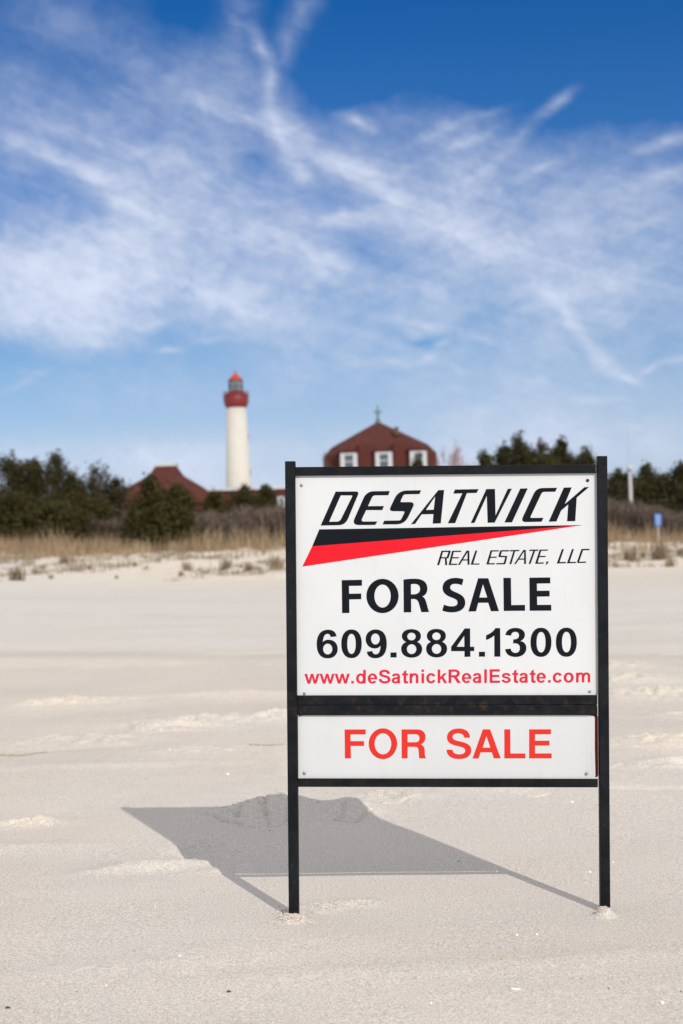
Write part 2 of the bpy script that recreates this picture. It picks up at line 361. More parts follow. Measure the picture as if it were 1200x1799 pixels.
# ------------------------------------------------------------------ the ground: beach and dune as one sheet
def axis(dense0, dense1, step, lo, hi, g):
    a = list(np.arange(dense0, dense1 + step / 2, step)); st = step; x = a[-1]
    while x < hi: st = st * g; x += st; a.append(x)
    st = step; x = a[0]; pre = []
    while x > lo: st = st * g; x -= st; pre.append(x)
    return np.array(pre[::-1] + a)
def axis2(d0, d1, step, lo, mlo, mhi, hi, g1, g2):
    a = list(np.arange(d0, d1 + step / 2, step)); st = step; x = a[-1]
    while x < hi: st *= g1 if x < mhi else g2; x += st; a.append(x)
    st = step; x = a[0]; pre = []
    while x > lo: st *= g1 if x > mlo else g2; x -= st; pre.append(x)
    return np.array(pre[::-1] + a)
xs = axis2(-.95, 1.05, .0065, -1500, -4, 4, 1500, 1.012, 1.06)
ys = axis2(2.45, 5.1, .0065, -60, 1.9, 17, 4000, 1.006, 1.02)
X, Y = np.meshgrid(xs, ys)
def G(px, py, rx, ry, h, rot=0, X=X, Y=Y, p=1.0):
    q = gp(px, py); dx = X - q.x; dy = Y - q.y; c, s_ = math.cos(rot), math.sin(rot)
    a = (dx * c + dy * s_) / rx; b = (-dx * s_ + dy * c) / ry
    return h * np.exp(-(a * a + b * b) ** p)
def seg_dist(px0, py0, px1, py1, X, Y):
    a = gp(px0, py0); b = gp(px1, py1); dx, dy = b.x - a.x, b.y - a.y
    t = np.clip(((X - a.x) * dx + (Y - a.y) * dy) / (dx * dx + dy * dy), 0, 1)
    return np.hypot(X - a.x - t * dx, Y - a.y - t * dy)
CRACKS = [((360,1436),(395,1444),(420,1446),(445,1452)),((380,1430),(420,1440),(424,1430)),((455,1428),(468,1436),(478,1452),(500,1444)),((470,1436),(462,1416)),((440,1450),(478,1452),(520,1446)),
          ((500,1444),(512,1430),(505,1418)),((590,1440),(620,1444),(650,1428)),((600,1438),(608,1424)),((650,1408),(672,1412),(700,1410),(716,1404)),((672,1394),(690,1404)),
          ((880,1390),(915,1395),(940,1398),(965,1394)),((20,1452),(50,1446),(85,1452)),((225,1272),(232,1286),(262,1288))]
def height(X, Y, full=True):
    z = .010 * fbm(X * .9, Y * .8, 4, 3) + .0042 * fbm(X * 4, Y * 3, 4, 9) * 2
    far = sstep(Y, 5, 22)
    z = z + far * (.06 * fbm(X * .25 + 3, Y * .5, 4, 21))
    z = z * (1 - .75 * np.exp(-((X - .19) ** 2 + (Y - 3.1) ** 2) / .5))
    # dune: foot ~33 m out, crest ~45 m
    wob = 2.2 * fbm(X * .09, Y * 0 + 1.7, 3, 31)
    crest = np.clip(.60 - .017 * X, .25, 1.1)
    d = sstep(Y + wob * 1.3, 31, 46)
    z = z + d * crest + (.25 + .75 * d) * .42 * fbm(X * .55, Y * .45, 5, 41, .62) * sstep(Y, 29, 35) * (1 - sstep(Y, 60, 100)) + .22 * sstep(Y, 29, 34) * (1 - sstep(Y, 48, 60)) * np.abs(fbm(X * 1.5, Y * 1.1, 4, 47))
    z = z + sstep(Y, 48, 70) * .35
    z = z + sstep(np.abs(X), 60, 400) * 0
    z = z - sstep(-Y, 4, 40) * 1.4                       # beach falls to the sea behind the photographer
    if full:
        n1 = fbm(X * 22, Y * 22, 4, 51); n2 = fbm(X * 60, Y * 60, 3, 61)
        def lump(px, py, rx, ry, h, rot=0, rough=.35, p=1.0):
            g = G(px, py, rx, ry, 1, rot, X, Y, p); return g * h * (1 + rough * n1 * 2) + g * n2 * h * rough * .5
        z = z + lump(478, 1422, .115, .10, .042, .1, .20, 1.3) + lump(410, 1436, .12, .06, .016, 0, .18, 1.5)
        z = z + lump(612, 1424, .085, .09, .031, -.1, .22, 1.3) + lump(545, 1420, .1, .06, .008)
        z = z + lump(290, 1524, .17, .035, .016, .15, .3) + lump(235, 1520, .06, .03, .010, 0, .8) + lump(350, 1488, .055, .10, -.026, -.3, .3, 1.5)
        z = z + lump(430, 1500, .10, .08, -.006) + lump(395, 1530, .08, .03, .008, 0, .3)
        z = z + lump(45, 1447, .10, .05, .018, 0, .9) + lump(20, 1490, .2, .06, .010)
        z = z + lump(120, 1303, .30, .10, .026, .05, .5) + lump(190, 1308, .10, .08, .012, 0, 1.2) + lump(60, 1318, .25, .05, -.010)
        z = z + lump(320, 1272, .35, .12, .022, .05, .5) + lump(250, 1285, .08, .1, .02, 0, 1.3) + lump(310, 1280, .12, .1, .012, 0, 1.3) + lump(430, 1268, .3, .12, .016, 0, .5)
        z = z + lump(130, 1236, .28, .18, .026, 0, .7) + lump(480, 1258, .08, .15, .03, 0, .8) + lump(400, 1222, .4, .2, .02)
        z = z + lump(1160, 1304, .28, .12, .028, -.05, .6) + lump(1110, 1196, .25, .2, .035, 0, .7) + lump(1165, 1222, .25, .2, .03, 0, .9)
        z = z + lump(1090, 1172, .2, .2, .03, 0, .8) + lump(1110, 1345, .15, .05, .006, 0, 1.5) + lump(1130, 1384, .3, .03, -.008, -.2)
        z = z + lump(690, 1398, .10, .07, .010, 0, 1.2) + lump(900, 1380, .22, .10, .012, 0, .5)
        z = z + lump(200, 1345, .5, .06, .008) + lump(340, 1318, .3, .1, .006, 0, 1.6) + lump(760, 1700, .5, .06, .006, .1) + lump(180, 1700, .4, .08, .005, .3)
        # heaped sand at the feet of the sign
        z = z + lump(514, 1617, .030, .022, .009, 0, 1.2, 2.0) + lump(497, 1600, .012, .016, .007, 0, 1.2, 2.0) + lump(575, 1594, .060, .035, .006, 0, 1.6) + lump(625, 1586, .05, .03, .004, 0, 1.6)
        z = z + lump(1063, 1609, .018, .017, .011, 0, .9, 2.0)
        for cr in CRACKS:
            for (a, b) in zip(cr[:-1], cr[1:]):
                wdt = .0055 * (1 + 1.2 * n1)
                z = z - .010 * np.exp(-(seg_dist(*a, *b, X + n1 * .012, Y + n2 * .012) / wdt) ** 2)
    return z
Z = height(X, Y)
def dent(cx, cy, a, L_, W_, dp):      # one old footprint: a scooped hollow with a thrown-up rim
    i0, i1 = np.searchsorted(ys, [cy - .5, cy + .5]); j0, j1 = np.searchsorted(xs, [cx - .5, cx + .5]); sx_, sy_ = X[i0:i1, j0:j1] - cx, Y[i0:i1, j0:j1] - cy
    c, s_ = math.cos(a), math.sin(a); u = (sx_ * c + sy_ * s_) / L_; v = (-sx_ * s_ + sy_ * c) / W_; nz_ = fbm(X[i0:i1, j0:j1] * 25, Y[i0:i1, j0:j1] * 25, 3, 8)
    rr = np.sqrt(u * u + v * v) * (1 + .5 * nz_); Z[i0:i1, j0:j1] += -dp * np.exp(-(rr / .8) ** 4) + dp * .75 * np.exp(-((rr - 1.25) / .38) ** 2) * (1 + 1.6 * nz_)
rp = np.random.RandomState(19)
for (x0_, y0_, x1_, y1_, n_) in ((-4.5, 7.2, 5, 6.4, 15), (-3, 5.7, 4.2, 6.6, 10), (-5, 10, 6, 8.2, 14), (-3, 12, 5, 14.5, 12), (1.3, 5.3, 4, 5.9, 5)):
    for k in range(n_):
        q = (k + rp.uniform(-.3, .3)) / n_; cx_, cy_ = x0_ + (x1_ - x0_) * q, y0_ + (y1_ - y0_) * q + (.16 if k % 2 else -.16) + rp.normal() * .12
        if rp.rand() < .8: dent(cx_, cy_, math.atan2(y1_ - y0_, x1_ - x0_) + rp.normal() * .4, rp.uniform(.11, .16), rp.uniform(.05, .075), rp.uniform(.005, .014))
def hz(x, y):
    return float(height(np.array([x]), np.array([y]))[0])
ny, nx = X.shape
me = bpy.data.meshes.new('sand'); V = np.stack([X, Y, Z], -1).reshape(-1, 3).astype(np.float32)
me.vertices.add(len(V)); me.vertices.foreach_set('co', V.ravel())
i0 = (np.arange(ny - 1)[:, None] * nx + np.arange(nx - 1)[None, :]).ravel()
F = np.stack([i0, i0 + 1, i0 + nx + 1, i0 + nx], -1).astype(np.int32)
me.loops.add(F.size); me.loops.foreach_set('vertex_index', F.ravel())
me.polygons.add(len(F)); me.polygons.foreach_set('loop_start', np.arange(0, F.size, 4, dtype=np.int32))
me.update(calc_edges=True); me.polygons.foreach_set('use_smooth', np.ones(len(F), dtype=bool))
# where the sand itself differs: loose warm / compact grey / damp lines
L = lambda px, py, rx, ry, rot=0: G(px, py, rx, ry, 1, rot)
nn = fbm(X * 3, Y * 6, 4, 71); nb = fbm(X * .6, Y * 1.2, 4, 77)
warm = .55 * (L(120,1302,.3,.08) + L(330,1268,.4,.10) + L(130,1236,.3,.2) + L(1160,1303,.3,.1) + L(1110,1196,.3,.25) + L(1170,1220,.3,.2) + L(1090,1172,.2,.2)
      + L(400,1222,.6,.15) + L(235,1520,.07,.03) + L(45,1447,.1,.04) + .8 * L(513,1610,.05,.04) + .5 * L(600,1590,.1,.04) + .6 * L(1063,1609,.025,.025)
      + .6 * L(470,1396,.15,.03) + .3 * L(690,1396,.2,.08) + L(430,1268,.3,.1))
warm = warm * np.clip(.75 + 2.2 * nn, 0, 1.3)
warm = warm + .55 * sstep(nb, .10, .25) * sstep(Y, 7, 11) + .45 * sstep(Y, 24, 33)
warm = warm + .4 * sstep(fbm(X * 1.6, Y * 1.0 + 5, 4, 91), .12, .26) * (1 - sstep(Y, 5, 9))
q1 = gp(0, 1060).y; q0 = gp(0, 1172).y
slant = Y + X * .045 * Y
grey = .8 * sstep(slant, q0 * .93, q0 * 1.12) * (1 - sstep(slant, q1 * .85, q1 * 1.3)) * np.clip(1 + 1.5 * nb, 0, 1)
grey = grey + .35 * sstep(fbm(X * .8, Y * .5, 3, 95), .02, .2) * (1 - sstep(Y, 6, 10))
damp = .55 * np.exp(-((slant + .25 * nb * 2 - q0) / .28) ** 2) + .35 * np.exp(-((slant + nb - q0 * 1.55) / .4) ** 2) * np.clip(nb * 6, 0, 1)
damp = damp + .5 * np.exp(-((slant + 2 * nb - 19.0) / .7) ** 2) * np.clip(.4 + nb * 4, 0, 1) + .25 * sstep(fbm(X * .5 + 3, Y * 1.8, 3, 99), .10, .2) * (1 - sstep(Y, 9, 20))
col = np.stack([np.clip(warm, 0, 1), np.clip(grey, 0, 1), np.clip(damp, 0, 1), np.ones_like(warm)], -1).reshape(-1, 4).astype(np.float32)
ca = me.color_attributes.new('sandmix', 'FLOAT_COLOR', 'POINT'); ca.data.foreach_set('color', col.ravel())
me.materials.append(MS)
ground = link(bpy.data.objects.new('sand', me)); tag(ground, 'pale beach sand rising to a low dune', kind='structure')

# ------------------------------------------------------------------ the sign
yaw, lean, rl = 0.049683, -0.028867, 0.024778
cy, sy = math.cos(yaw), math.sin(yaw)
n0 = Vector((-sy, -cy, 0)); u0 = Vector((cy, -sy, 0)); z0 = Vector((0, 0, 1))
v0 = z0 * math.cos(lean) - n0 * math.sin(lean)
SU = u0 * math.cos(rl) - v0 * math.sin(rl); SV = v0 * math.cos(rl) + u0 * math.sin(rl); SN = SU.cross(SV)
SO = Vector((.19154, 2.91508, 0))
sign = bpy.data.objects.new('real_estate_sign', None); link(sign)
SM = Matrix((SU, -SN, SV)).transposed().to_4x4(); SM.translation = SO; sign.matrix_world = SM   # local x across, y back, z up
bpy.context.view_layer.update()
tag(sign, 'black steel frame sign with two white for sale panels standing in the sand', 'sign')
def sl_(px, py, off):      # photo pixel -> local (x,z) on the sign face at height off in front of the bars' plane
    c = Vector((0, 0, CAMH)); d = ray(px, py); t = ((SO + SN * off - c).dot(SN)) / d.dot(SN); q = c + d * t - SO
    return q.dot(SU), q.dot(SV)
def part(mb_or, name, material, parent=sign, bev=0): 
    o = mb_or.build(name, material, parent)
    if bev: bevel(o, bev)
    return o
def rustattr(o, fn):
    me = o.data; a = me.attributes.new('rust', 'FLOAT', 'POINT')
    a.data.foreach_set('value', [fn(v.co) for v in me.vertices])
def bar(x0, x1, z0, z1, y0, y1, name, fn=None, n=40):
    mb = MB(); V = []; F = []
    for i in range(n + 1):
        x = x0 + (x1 - x0) * i / n
        V += [(x, y0, z0), (x, y0, z1), (x, y1, z1), (x, y1, z0)]
    for i in range(n):
        F += [(i * 4 + k, i * 4 + (k + 1) % 4, i * 4 + 4 + (k + 1) % 4, i * 4 + 4 + k) for k in range(4)]
    F += [(3, 2, 1, 0), (n * 4, n * 4 + 1, n * 4 + 2, n * 4 + 3)]
    F = [f[::-1] for f in F]
    mb.add(V, F); o = mb.build(name, MM, sign); rustattr(o, fn or (lambda c: .15)); bevel(o, .0009, 2); return o
def post(x0, x1, y0, y1, z0, z1, n=90):
    mb = MB(); V = []; F = []
    for i in range(n + 1):
        z = z0 + (z1 - z0) * i / n
        V += [(x0, y0, z), (x1, y0, z), (x1, y1, z), (x0, y1, z)]
    for i in range(n):
        F += [(i * 4 + k, i * 4 + (k + 1) % 4, i * 4 + 4 + (k + 1) % 4, i * 4 + 4 + k) for k in range(4)]
    F += [(3, 2, 1, 0), (n * 4, n * 4 + 1, n * 4 + 2, n * 4 + 3)]
    mb.add(V, F); o = mb.build('post', MM, sign)
    rustattr(o, lambda c: .9 if abs(c.z - .426) < .03 and abs(c.x) < .308 else (.5 if c.z < .03 else .1)); bevel(o, .0014, 3); return o
post(-.3255, -.3050, -.006, .0175, -.22, .9255)
post(.3075, .3270, -.006, .0175, -.22, .9300)
edge = lambda c: .9 if abs(c.x) > .295 else .15
bar(-.3048, .3040, .8957, .9135, 0, .016, 'top_bar', edge)
bar(-.3048, .3045, .4272, .4458, 0, .016, 'cross_bar', lambda c: 1.0 if c.z < .43 else .25)
bar(-.3048, .3045, .4058, .4258, .0005, .016, 'cross_bar', lambda c: 1.0 if c.z > .42 else .35)
ob = bar(-.3048, .3045, .2590, .2765, 0, .003, 'bottom_bar', edge)
bl_ = bar(-.3048, .3045, .2590, .2618, .0032, .019, 'bottom_lip', edge)
# weld beads where the bars meet the posts
for (x, z) in ((-.3050, .9045), (-.3050, .426), (-.3050, .268)):
    mb = MB(); mb.tube([(x, -.0008, z - .009), (x + .0008, -.0012, z), (x, -.0008, z + .009)], .0016, .0016, 6)
    o = part(mb, 'weld', MM, sign); rustattr(o, lambda c: .7)
# sheets: upper panel, lower rider, and the red sheet behind the rider
FACE = .0065            # how far the printed faces sit behind the bars' front
def sheet(name, x0, x1, z0, z1, yf, th, rad, material, bend=None, nx_=60, nz=24):
    V = []; F = []
    for side in (0, 1):
        for j in range(nz + 1):
            for i in range(nx_ + 1):
                u = i / nx_; v = j / nz; x = x0 + (x1 - x0) * u; z = z0 + (z1 - z0) * v
                # rounded corners
                if rad:
                    cx = min(max(x, x0 + rad), x1 - rad); cz = min(max(z, z0 + rad), z1 - rad)
                    dx, dz = x - cx, z - cz; L_ = math.hypot(dx, dz); mx = max(abs(dx), abs(dz))
                    if L_ > 1e-9: k = mx / L_; x = cx + dx * k; z = cz + dz * k
                yy = yf + side * th
                if bend: x, yy = bend(x, z, yy)
                V.append((x, yy, z))
    N = (nx_ + 1) * (nz + 1)
    for j in range(nz):
        for i in range(nx_):
            a = j * (nx_ + 1) + i; F.append((a, a + 1, a + nx_ + 2, a + nx_ + 1)); F.append((N + a + nx_ + 1, N + a + nx_ + 2, N + a + 1, N + a))
    rim = [i for i in range(nx_ + 1)] + [j * (nx_ + 1) + nx_ for j in range(1, nz + 1)] + [nz * (nx_ + 1) + i for i in range(nx_ - 1, -1, -1)] + [j * (nx_ + 1) for j in range(nz - 1, 0, -1)]
    for a, b in zip(rim, rim[1:] + rim[:1]): F.append((b, a, N + a, N + b))
    o = meshobj(name, V, F, material, sign, False); return o
def bow(x, z, y):       # the upper sheet lies a touch uneven under the top bar
    return x, y
panel = sheet('main_panel', -.3049, .3068, .4459, .8956, FACE, .0012, 0, M_panel, bow)
def riderbend(x, z, y):
    t = max(0., (x - .270) / .03); t2 = (z - .28) / .13
    return x - .0018 * t * t * (1 - abs(t2 - .45)), y - .0050 * t * t * (1.25 - t2) - .0010 * math.sin(t2 * 3.1)
rider = sheet('rider_panel', -.3040, .3005, .2775, .4050, FACE - .0005, .0012, .006, M_rider, riderbend)
back = sheet('backing_panel', -.3045, .3068, .2770, .4055, .0135, .0012, .004, M_redback)

# lettering ---------------------------------------------------------
def bez(p0, p1, p2, p3, n=10):
    return [tuple((1 - t) ** 3 * a + 3 * (1 - t) ** 2 * t * b + 3 * (1 - t) * t * t * c + t ** 3 * d for a, b, c, d in zip(p0, p1, p2, p3)) for t in [k / n for k in range(1, n + 1)]]
def path(s):
    tk = s.replace(',', ' ').split(); i = 0; pts = []; cmd = None
    while i < len(tk):
        if tk[i] in 'MLC': cmd = tk[i]; i += 1
        if cmd == 'C':
            q = [float(k) for k in tk[i:i + 6]]; i += 6; pts += bez(pts[-1], q[0:2], q[2:4], q[4:6])
        else: pts.append((float(tk[i]), float(tk[i + 1]))); i += 2
    if len(pts) > 2 and abs(pts[0][0] - pts[-1][0]) + abs(pts[0][1] - pts[-1][1]) < 1e-6: pts.pop()
    return pts
def ell(cx, cy_, rx, ry, e=2.0, n=56):
    return [(cx + rx * math.copysign(abs(math.cos(t)) ** (2 / e), math.cos(t)), cy_ + ry * math.copysign(abs(math.sin(t)) ** (2 / e), math.sin(t))) for t in [2 * math.pi * k / n for k in range(n)]]
def rpoly(pts):
    o = []; n = len(pts)
    for i, p in enumerate(pts):
        if len(p) == 2: o.append(p); continue
        a = pts[i - 1]; b = pts[(i + 1) % n]; r = p[2]
        da = math.hypot(a[0] - p[0], a[1] - p[1]); db = math.hypot(b[0] - p[0], b[1] - p[1])
        ra, rb = min(r / da, .48), min(r / db, .48)
        s_ = (p[0] + (a[0] - p[0]) * ra, p[1] + (a[1] - p[1]) * ra); e_ = (p[0] + (b[0] - p[0]) * rb, p[1] + (b[1] - p[1]) * rb)
        o += [tuple((1 - t) ** 2 * A + 2 * (1 - t) * t * B + t * t * D_ for A, B, D_ in zip(s_, p[:2], e_)) for t in [k / 8 for k in range(9)]]
    return o
def chain(pts, a, b):    # stroked centreline with an elliptical pen (half widths a across, b up)
    Lp, Rp = [], []
    for i, p in enumerate(pts):
        q0 = pts[max(i - 1, 0)]; q1 = pts[min(i + 1, len(pts) - 1)]; dx, dy = q1[0] - q0[0], q1[1] - q0[1]; l = math.hypot(dx, dy) or 1
        nx_, ny_ = -dy / l, dx / l; h = math.hypot(a * nx_, b * ny_); Lp.append((p[0] + nx_ * h, p[1] + ny_ * h)); Rp.append((p[0] - nx_ * h, p[1] - ny_ * h))
    return Lp + Rp[::-1]
class Ink:
    def __init__(s, face, step=0.0): s.V = []; s.F = []; s.face = face; s.k = 0
    def shape(s, loops, fx, lift=0):
        loc = [[Vector((*sl_(*fx(*p), -s.face), 0)) for p in lp] for lp in loops]
        tris = tessellate_polygon(loc); flat = [p for lp in loc for p in lp]; b = len(s.V)
        y = s.face - .00025 - .00002 * lift
        s.V += [(p.x, y, p.y) for p in flat]
        for t in tris:
            A, B, D_ = (flat[i] for i in t); cr = (B - A).cross(D_ - A).z
            if abs(cr) < 1e-14: continue
            s.F.append(tuple(b + i for i in (t if cr > 0 else t[::-1])))
    def build(s, name, material, parent): return meshobj(name, s.V, s.F, material, parent)
bp = FACE
# company name, traced outlines
rA = lambda x, y: (490 + x / 3.871, 790 + y / 3.871); rB = lambda x, y: (780 + x / 3.871, 790 + y / 3.871)
ink = Ink(bp)
ink.shape([rpoly([(386,285),(548,284,26),(452,513,48),(284,516)]), rpoly([(421,311),(502,311,10),(414,489,22),(342,490)])], rA)
ink.shape([rpoly([(755,281),(596,283,52),(494,513,52),(655,512),(670,488),(556,489,24),(594,411),(703,411),(715,383),(606,384),(640,311,16),(744,310)])], rA)
ink.shape([rpoly([(968,276),(812,278,60),(746,418,32),(858,419,14),(828,481,14),(716,483),(705,508),(856,508,60),(928,356,38),(824,357,12),(849,304,14),(956,302)])], rA)
ink.shape([[(1084,275),(1124,274),(1101,501),(1046,503),(1051,438),(971,440),(926,505),(898,507)], [(1000,410),(1053,408),(1063,318)]], rA)
ink.shape([[(75,271),(236,268),(222,294),(156,296),(77,499),(26,501),(125,297),(63,299)]], rB)
ink.shape([[(288,268),(347,267),(351,447),(434,266),(462,265),(345,496),(297,497),(291,314),(208,498),(182,499)]], rB)
ink.shape([[(519,264),(570,263),(463,494),(411,495)]], rB)
ink.shape([rpoly([(770,259),(757,286),(668,287,16),(585,464,12),(677,463),(664,490),(520,493,40),(628,261,44)])], rB)
ink.shape([[(815,258),(869,256),(822,370),(955,255),(987,254),(903,326),(893,486),(837,487),(845,373),(797,414),(765,488),(712,490)]], rB)
ink.build('company_name', M_black, panel); ink = Ink(bp)
# small line REAL ESTATE, LLC
r1 = lambda x, y: (760 + x / 8.571, 950 + y / 8.571); r2 = lambda x, y: (900 + x / 8.571, 950 + y / 8.571)
S1 = """133 150 163 150 101 367 67 367;133 150 262 148 272 152 266 170 127 170;245 152 276 156 240 262 207 262;110 247 243 247 235 265 104 265;184 262 212 262 221 366 190 366;
295 150 325 150 273 365 240 365;295 150 434 150 428 169 290 169;275 247 398 247 392 266 270 266;245 345 376 345 366 365 240 365;
512 148 540 148 412 363 380 365;525 148 553 148 557 361 526 361;435 281 545 279 545 297 425 299;645 147 674 147 608 359 572 359;578 343 710 342 702 360 572 360;
872 144 902 144 843 356 808 357;872 144 1002 142 996 161 867 163;848 240 968 238 962 257 842 259;814 338 942 337 933 356 808 357;
1018 150 1035 141 1156 141 1150 160 1018 162;1016 150 1048 150 1022 235 988 238;988 226 1000 222 1112 228 1106 248 1000 246;1098 228 1126 232 1100 345 1068 345;962 336 1098 334 1088 355 955 355"""
S2 = """-32 140 110 137 104 157 -40 160;20 145 48 145 -14 352 -45 352;168 137 194 137 56 350 26 352;178 137 204 137 208 348 178 350;85 268 192 266 192 284 75 286;
262 133 397 132 390 152 250 155;320 140 350 140 276 348 245 349;412 133 442 133 378 345 343 347;412 133 540 131 533 150 405 152;390 229 506 227 499 246 384 248;350 327 478 326 470 346 343 347;
513 312 549 312 540 336 514 362 500 362 516 338 506 338;748 126 778 126 706 341 670 342;676 321 812 319 803 339 670 342;899 125 929 125 857 339 822 340;828 319 963 317 955 337 822 340;
1038 132 1058 122 1167 121 1160 142 1040 145;1040 128 1070 135 1004 325 975 318;975 314 1000 316 1114 312 1105 333 988 335 976 325"""
for S_, fx in ((S1, r1), (S2, r2)):
    for k, s_ in enumerate(S_.replace('\n', '').split(';')):
        q = [float(t) for t in s_.split()]; ink.shape([list(zip(q[0::2], q[1::2]))], fx, k % 5)
ink.build('small_lettering', M_black, panel); ink = Ink(bp)
# FOR SALE
f1_ = lambda x, y: (590 + x / 6, 1000 + y / 6); f2_ = lambda x, y: (780 + x / 6, 1000 + y / 6)
ink.shape([path('M 62 115 L 276 111 276 174 139 176 141 258 268 256 269 316 142 319 144 461 66 463')], f1_)
ink.shape([ell(492, 282, 170, 181), ell(493, 283, 86, 121)], f1_)
ink.shape([path('M 713 110 C 745 103 790 100 835 100 C 920 100 966 140 966 205 C 966 245 945 275 912 287 C 935 297 945 320 955 352 C 965 390 975 430 984 451 L 903 453 C 897 440 890 410 878 370 C 868 330 852 314 820 314 L 794 315 795 454 716 455'),
           path('M 792 160 C 800 156 815 155 830 155 C 868 155 888 175 888 208 C 888 240 865 262 828 264 L 793 265')], f1_)
ink.shape([path('M 207 108 L 189 170 C 170 160 145 154 118 154 C 85 154 66 170 66 190 C 66 215 88 228 125 243 C 190 268 225 298 225 352 C 225 410 180 454 85 455 C 40 455 5 446 -18 437 L 0 372 C 20 383 50 391 82 391 C 120 391 143 378 143 352 C 143 328 125 314 80 298 C 20 277 -15 247 -15 195 C -15 135 35 92 118 91 C 160 91 188 99 207 108')], f2_)
ink.shape([path('M 360 95 L 467 95 580 442 496 443 466 353 362 354 338 444 257 446'), path('M 411 158 L 373 298 456 298')], f2_)
ink.shape([path('M 626 91 L 706 91 710 378 855 376 855 438 630 440')], f2_)
ink.shape([path('M 900 89 L 1120 86 1122 149 980 151 981 227 1114 226 1114 287 982 289 983 376 1131 375 1132 437 903 438')], f2_)
ink.build('sale_lettering', M_black, panel); ink = Ink(bp)
# telephone number
d1 = lambda x, y: (550 + x / 5, 1090 + y / 5); d2 = lambda x, y: (790 + x / 5, 1090 + y / 5)
ink.shape([path('M 207 140 L 154 146 C 152 128 143 118 127 118 C 105 118 90 140 86 190 C 98 175 115 169 137 169 C 185 169 217 202 217 250 C 217 300 182 333 129 333 C 65 333 32 290 32 206 C 32 125 70 81 132 81 C 176 81 202 103 207 140'), ell(129, 251, 40, 47)], d1)
ink.shape([ell(338, 205, 90, 126, 2.25), ell(338, 206, 37, 88, 2.25)], d1)
ink.shape([path('M 472 275 L 521 268 C 524 288 534 297 552 297 C 575 297 590 275 593 222 C 580 240 562 246 543 246 C 495 246 462 212 462 164 C 462 115 497 79 550 79 C 612 79 648 122 648 205 C 648 290 610 332 547 332 C 503 332 477 311 472 275'), ell(548, 163, 38, 48)], d1)
ink.shape([[(680, 281), (734, 281), (734, 325), (680, 325)]], d1)
E8 = 'M 864 76 C 915 76 948 100 948 137 C 948 162 935 180 914 189 C 942 199 959 221 959 250 C 959 298 920 327 867 327 C 812 327 774 298 774 250 C 774 221 790 200 818 189 C 794 180 780 160 780 137 C 780 100 815 76 864 76'
for dx, dy in ((0, 0), (219, -2)):
    fx = lambda x, y, dx=dx, dy=dy: d1(x + dx, y + dy)
    ink.shape([path(E8), ell(865, 141, 36.5, 33.5), ell(866, 252, 41, 43)], fx)
ink.shape([path('M 132 70 L 180 70 181 231 216 231 216 269 182 269 183 319 130 320 130 270 13 270 13 231'), path('M 128 135 L 62 231 129 231')], d2)
ink.shape([[(257, 275), (311, 275), (311, 318), (257, 318)]], d2)
ink.shape([path('M 401 67 L 444 67 446 318 392 318 392 132 C 370 152 345 164 320 172 L 320 130 C 360 115 388 92 401 67')], d2)
ink.shape([path('M 489 128 L 540 134 C 542 112 556 100 576 100 C 597 100 609 112 609 132 C 609 153 592 166 560 166 L 556 202 C 595 196 617 212 617 241 C 617 268 602 285 579 285 C 556 285 540 270 536 247 L 487 253 C 492 296 527 321 580 321 C 637 321 674 288 674 243 C 674 210 655 187 622 181 C 648 170 661 150 661 126 C 661 90 628 65 578 65 C 528 65 494 90 489 128')], d2)
for cx_, cy_ in ((802, 192), (1025, 191)): ink.shape([ell(cx_, cy_, 92, 128, 2.25), ell(cx_ + 1, cy_ - 1, 39, 90, 2.25)], d2)
ink.build('phone_number', M_black, panel)
st = Ink(bp); idf = lambda x, y: (x, y)
st.shape([[(561, 930), (1024, 922.4), (548.6, 959.6)]], idf); st.build('black_stripe', M_black, panel)
st = Ink(bp); st.shape([[(548.6, 959.6), (1024, 922.4), (531, 995.5)]], idf); st.build('red_stripe', M_red, panel)
# web address: letters drawn as outlines and stroked curves, cap height 100
def rect(a, b, c, d): return [[(a, b), (c, b), (c, d), (a, d)]]
def ring(cx, cy, rx, ry, wx, wy, a0=None, a1=None, e=2.1):
    def p(t, X_, Y_): return (cx + X_ * math.copysign(abs(math.cos(t)) ** (2 / e), math.cos(t)), cy + Y_ * math.copysign(abs(math.sin(t)) ** (2 / e), math.sin(t)))
    if a0 is None: return [[p(2 * math.pi * k / 40, rx, ry) for k in range(40)], [p(2 * math.pi * k / 40, rx - wx, ry - wy) for k in range(40)]]
    tt = [math.radians(a0 + (a1 - a0) * k / 32) for k in range(33)]
    return [[p(t, rx, ry) for t in tt] + [p(t, rx - wx, ry - wy) for t in tt[::-1]]]
def stroke(s, a, b): return [chain(path(s), a, b)]
Sp = 'M 71.5 69 C 70 84 60 92.3 43 92.3 C 26 92.3 14.5 85 14.5 73.5 C 14.5 60 26 57 44 52.5 C 62 48 75 42 75 27.5 C 75 14 62 7.5 43.5 7.5 C 24 7.5 12.5 17 10 33'
sp_ = 'M 54.5 50 C 53 60.5 45 65.5 33 65.5 C 20 65.5 12 61 12 52.5 C 12 43 21 41.5 33 38.5 C 46 35.5 55.5 31.5 55.5 20.5 C 55.5 11 46 6.3 33 6.3 C 19 6.3 10 12 8.5 23'
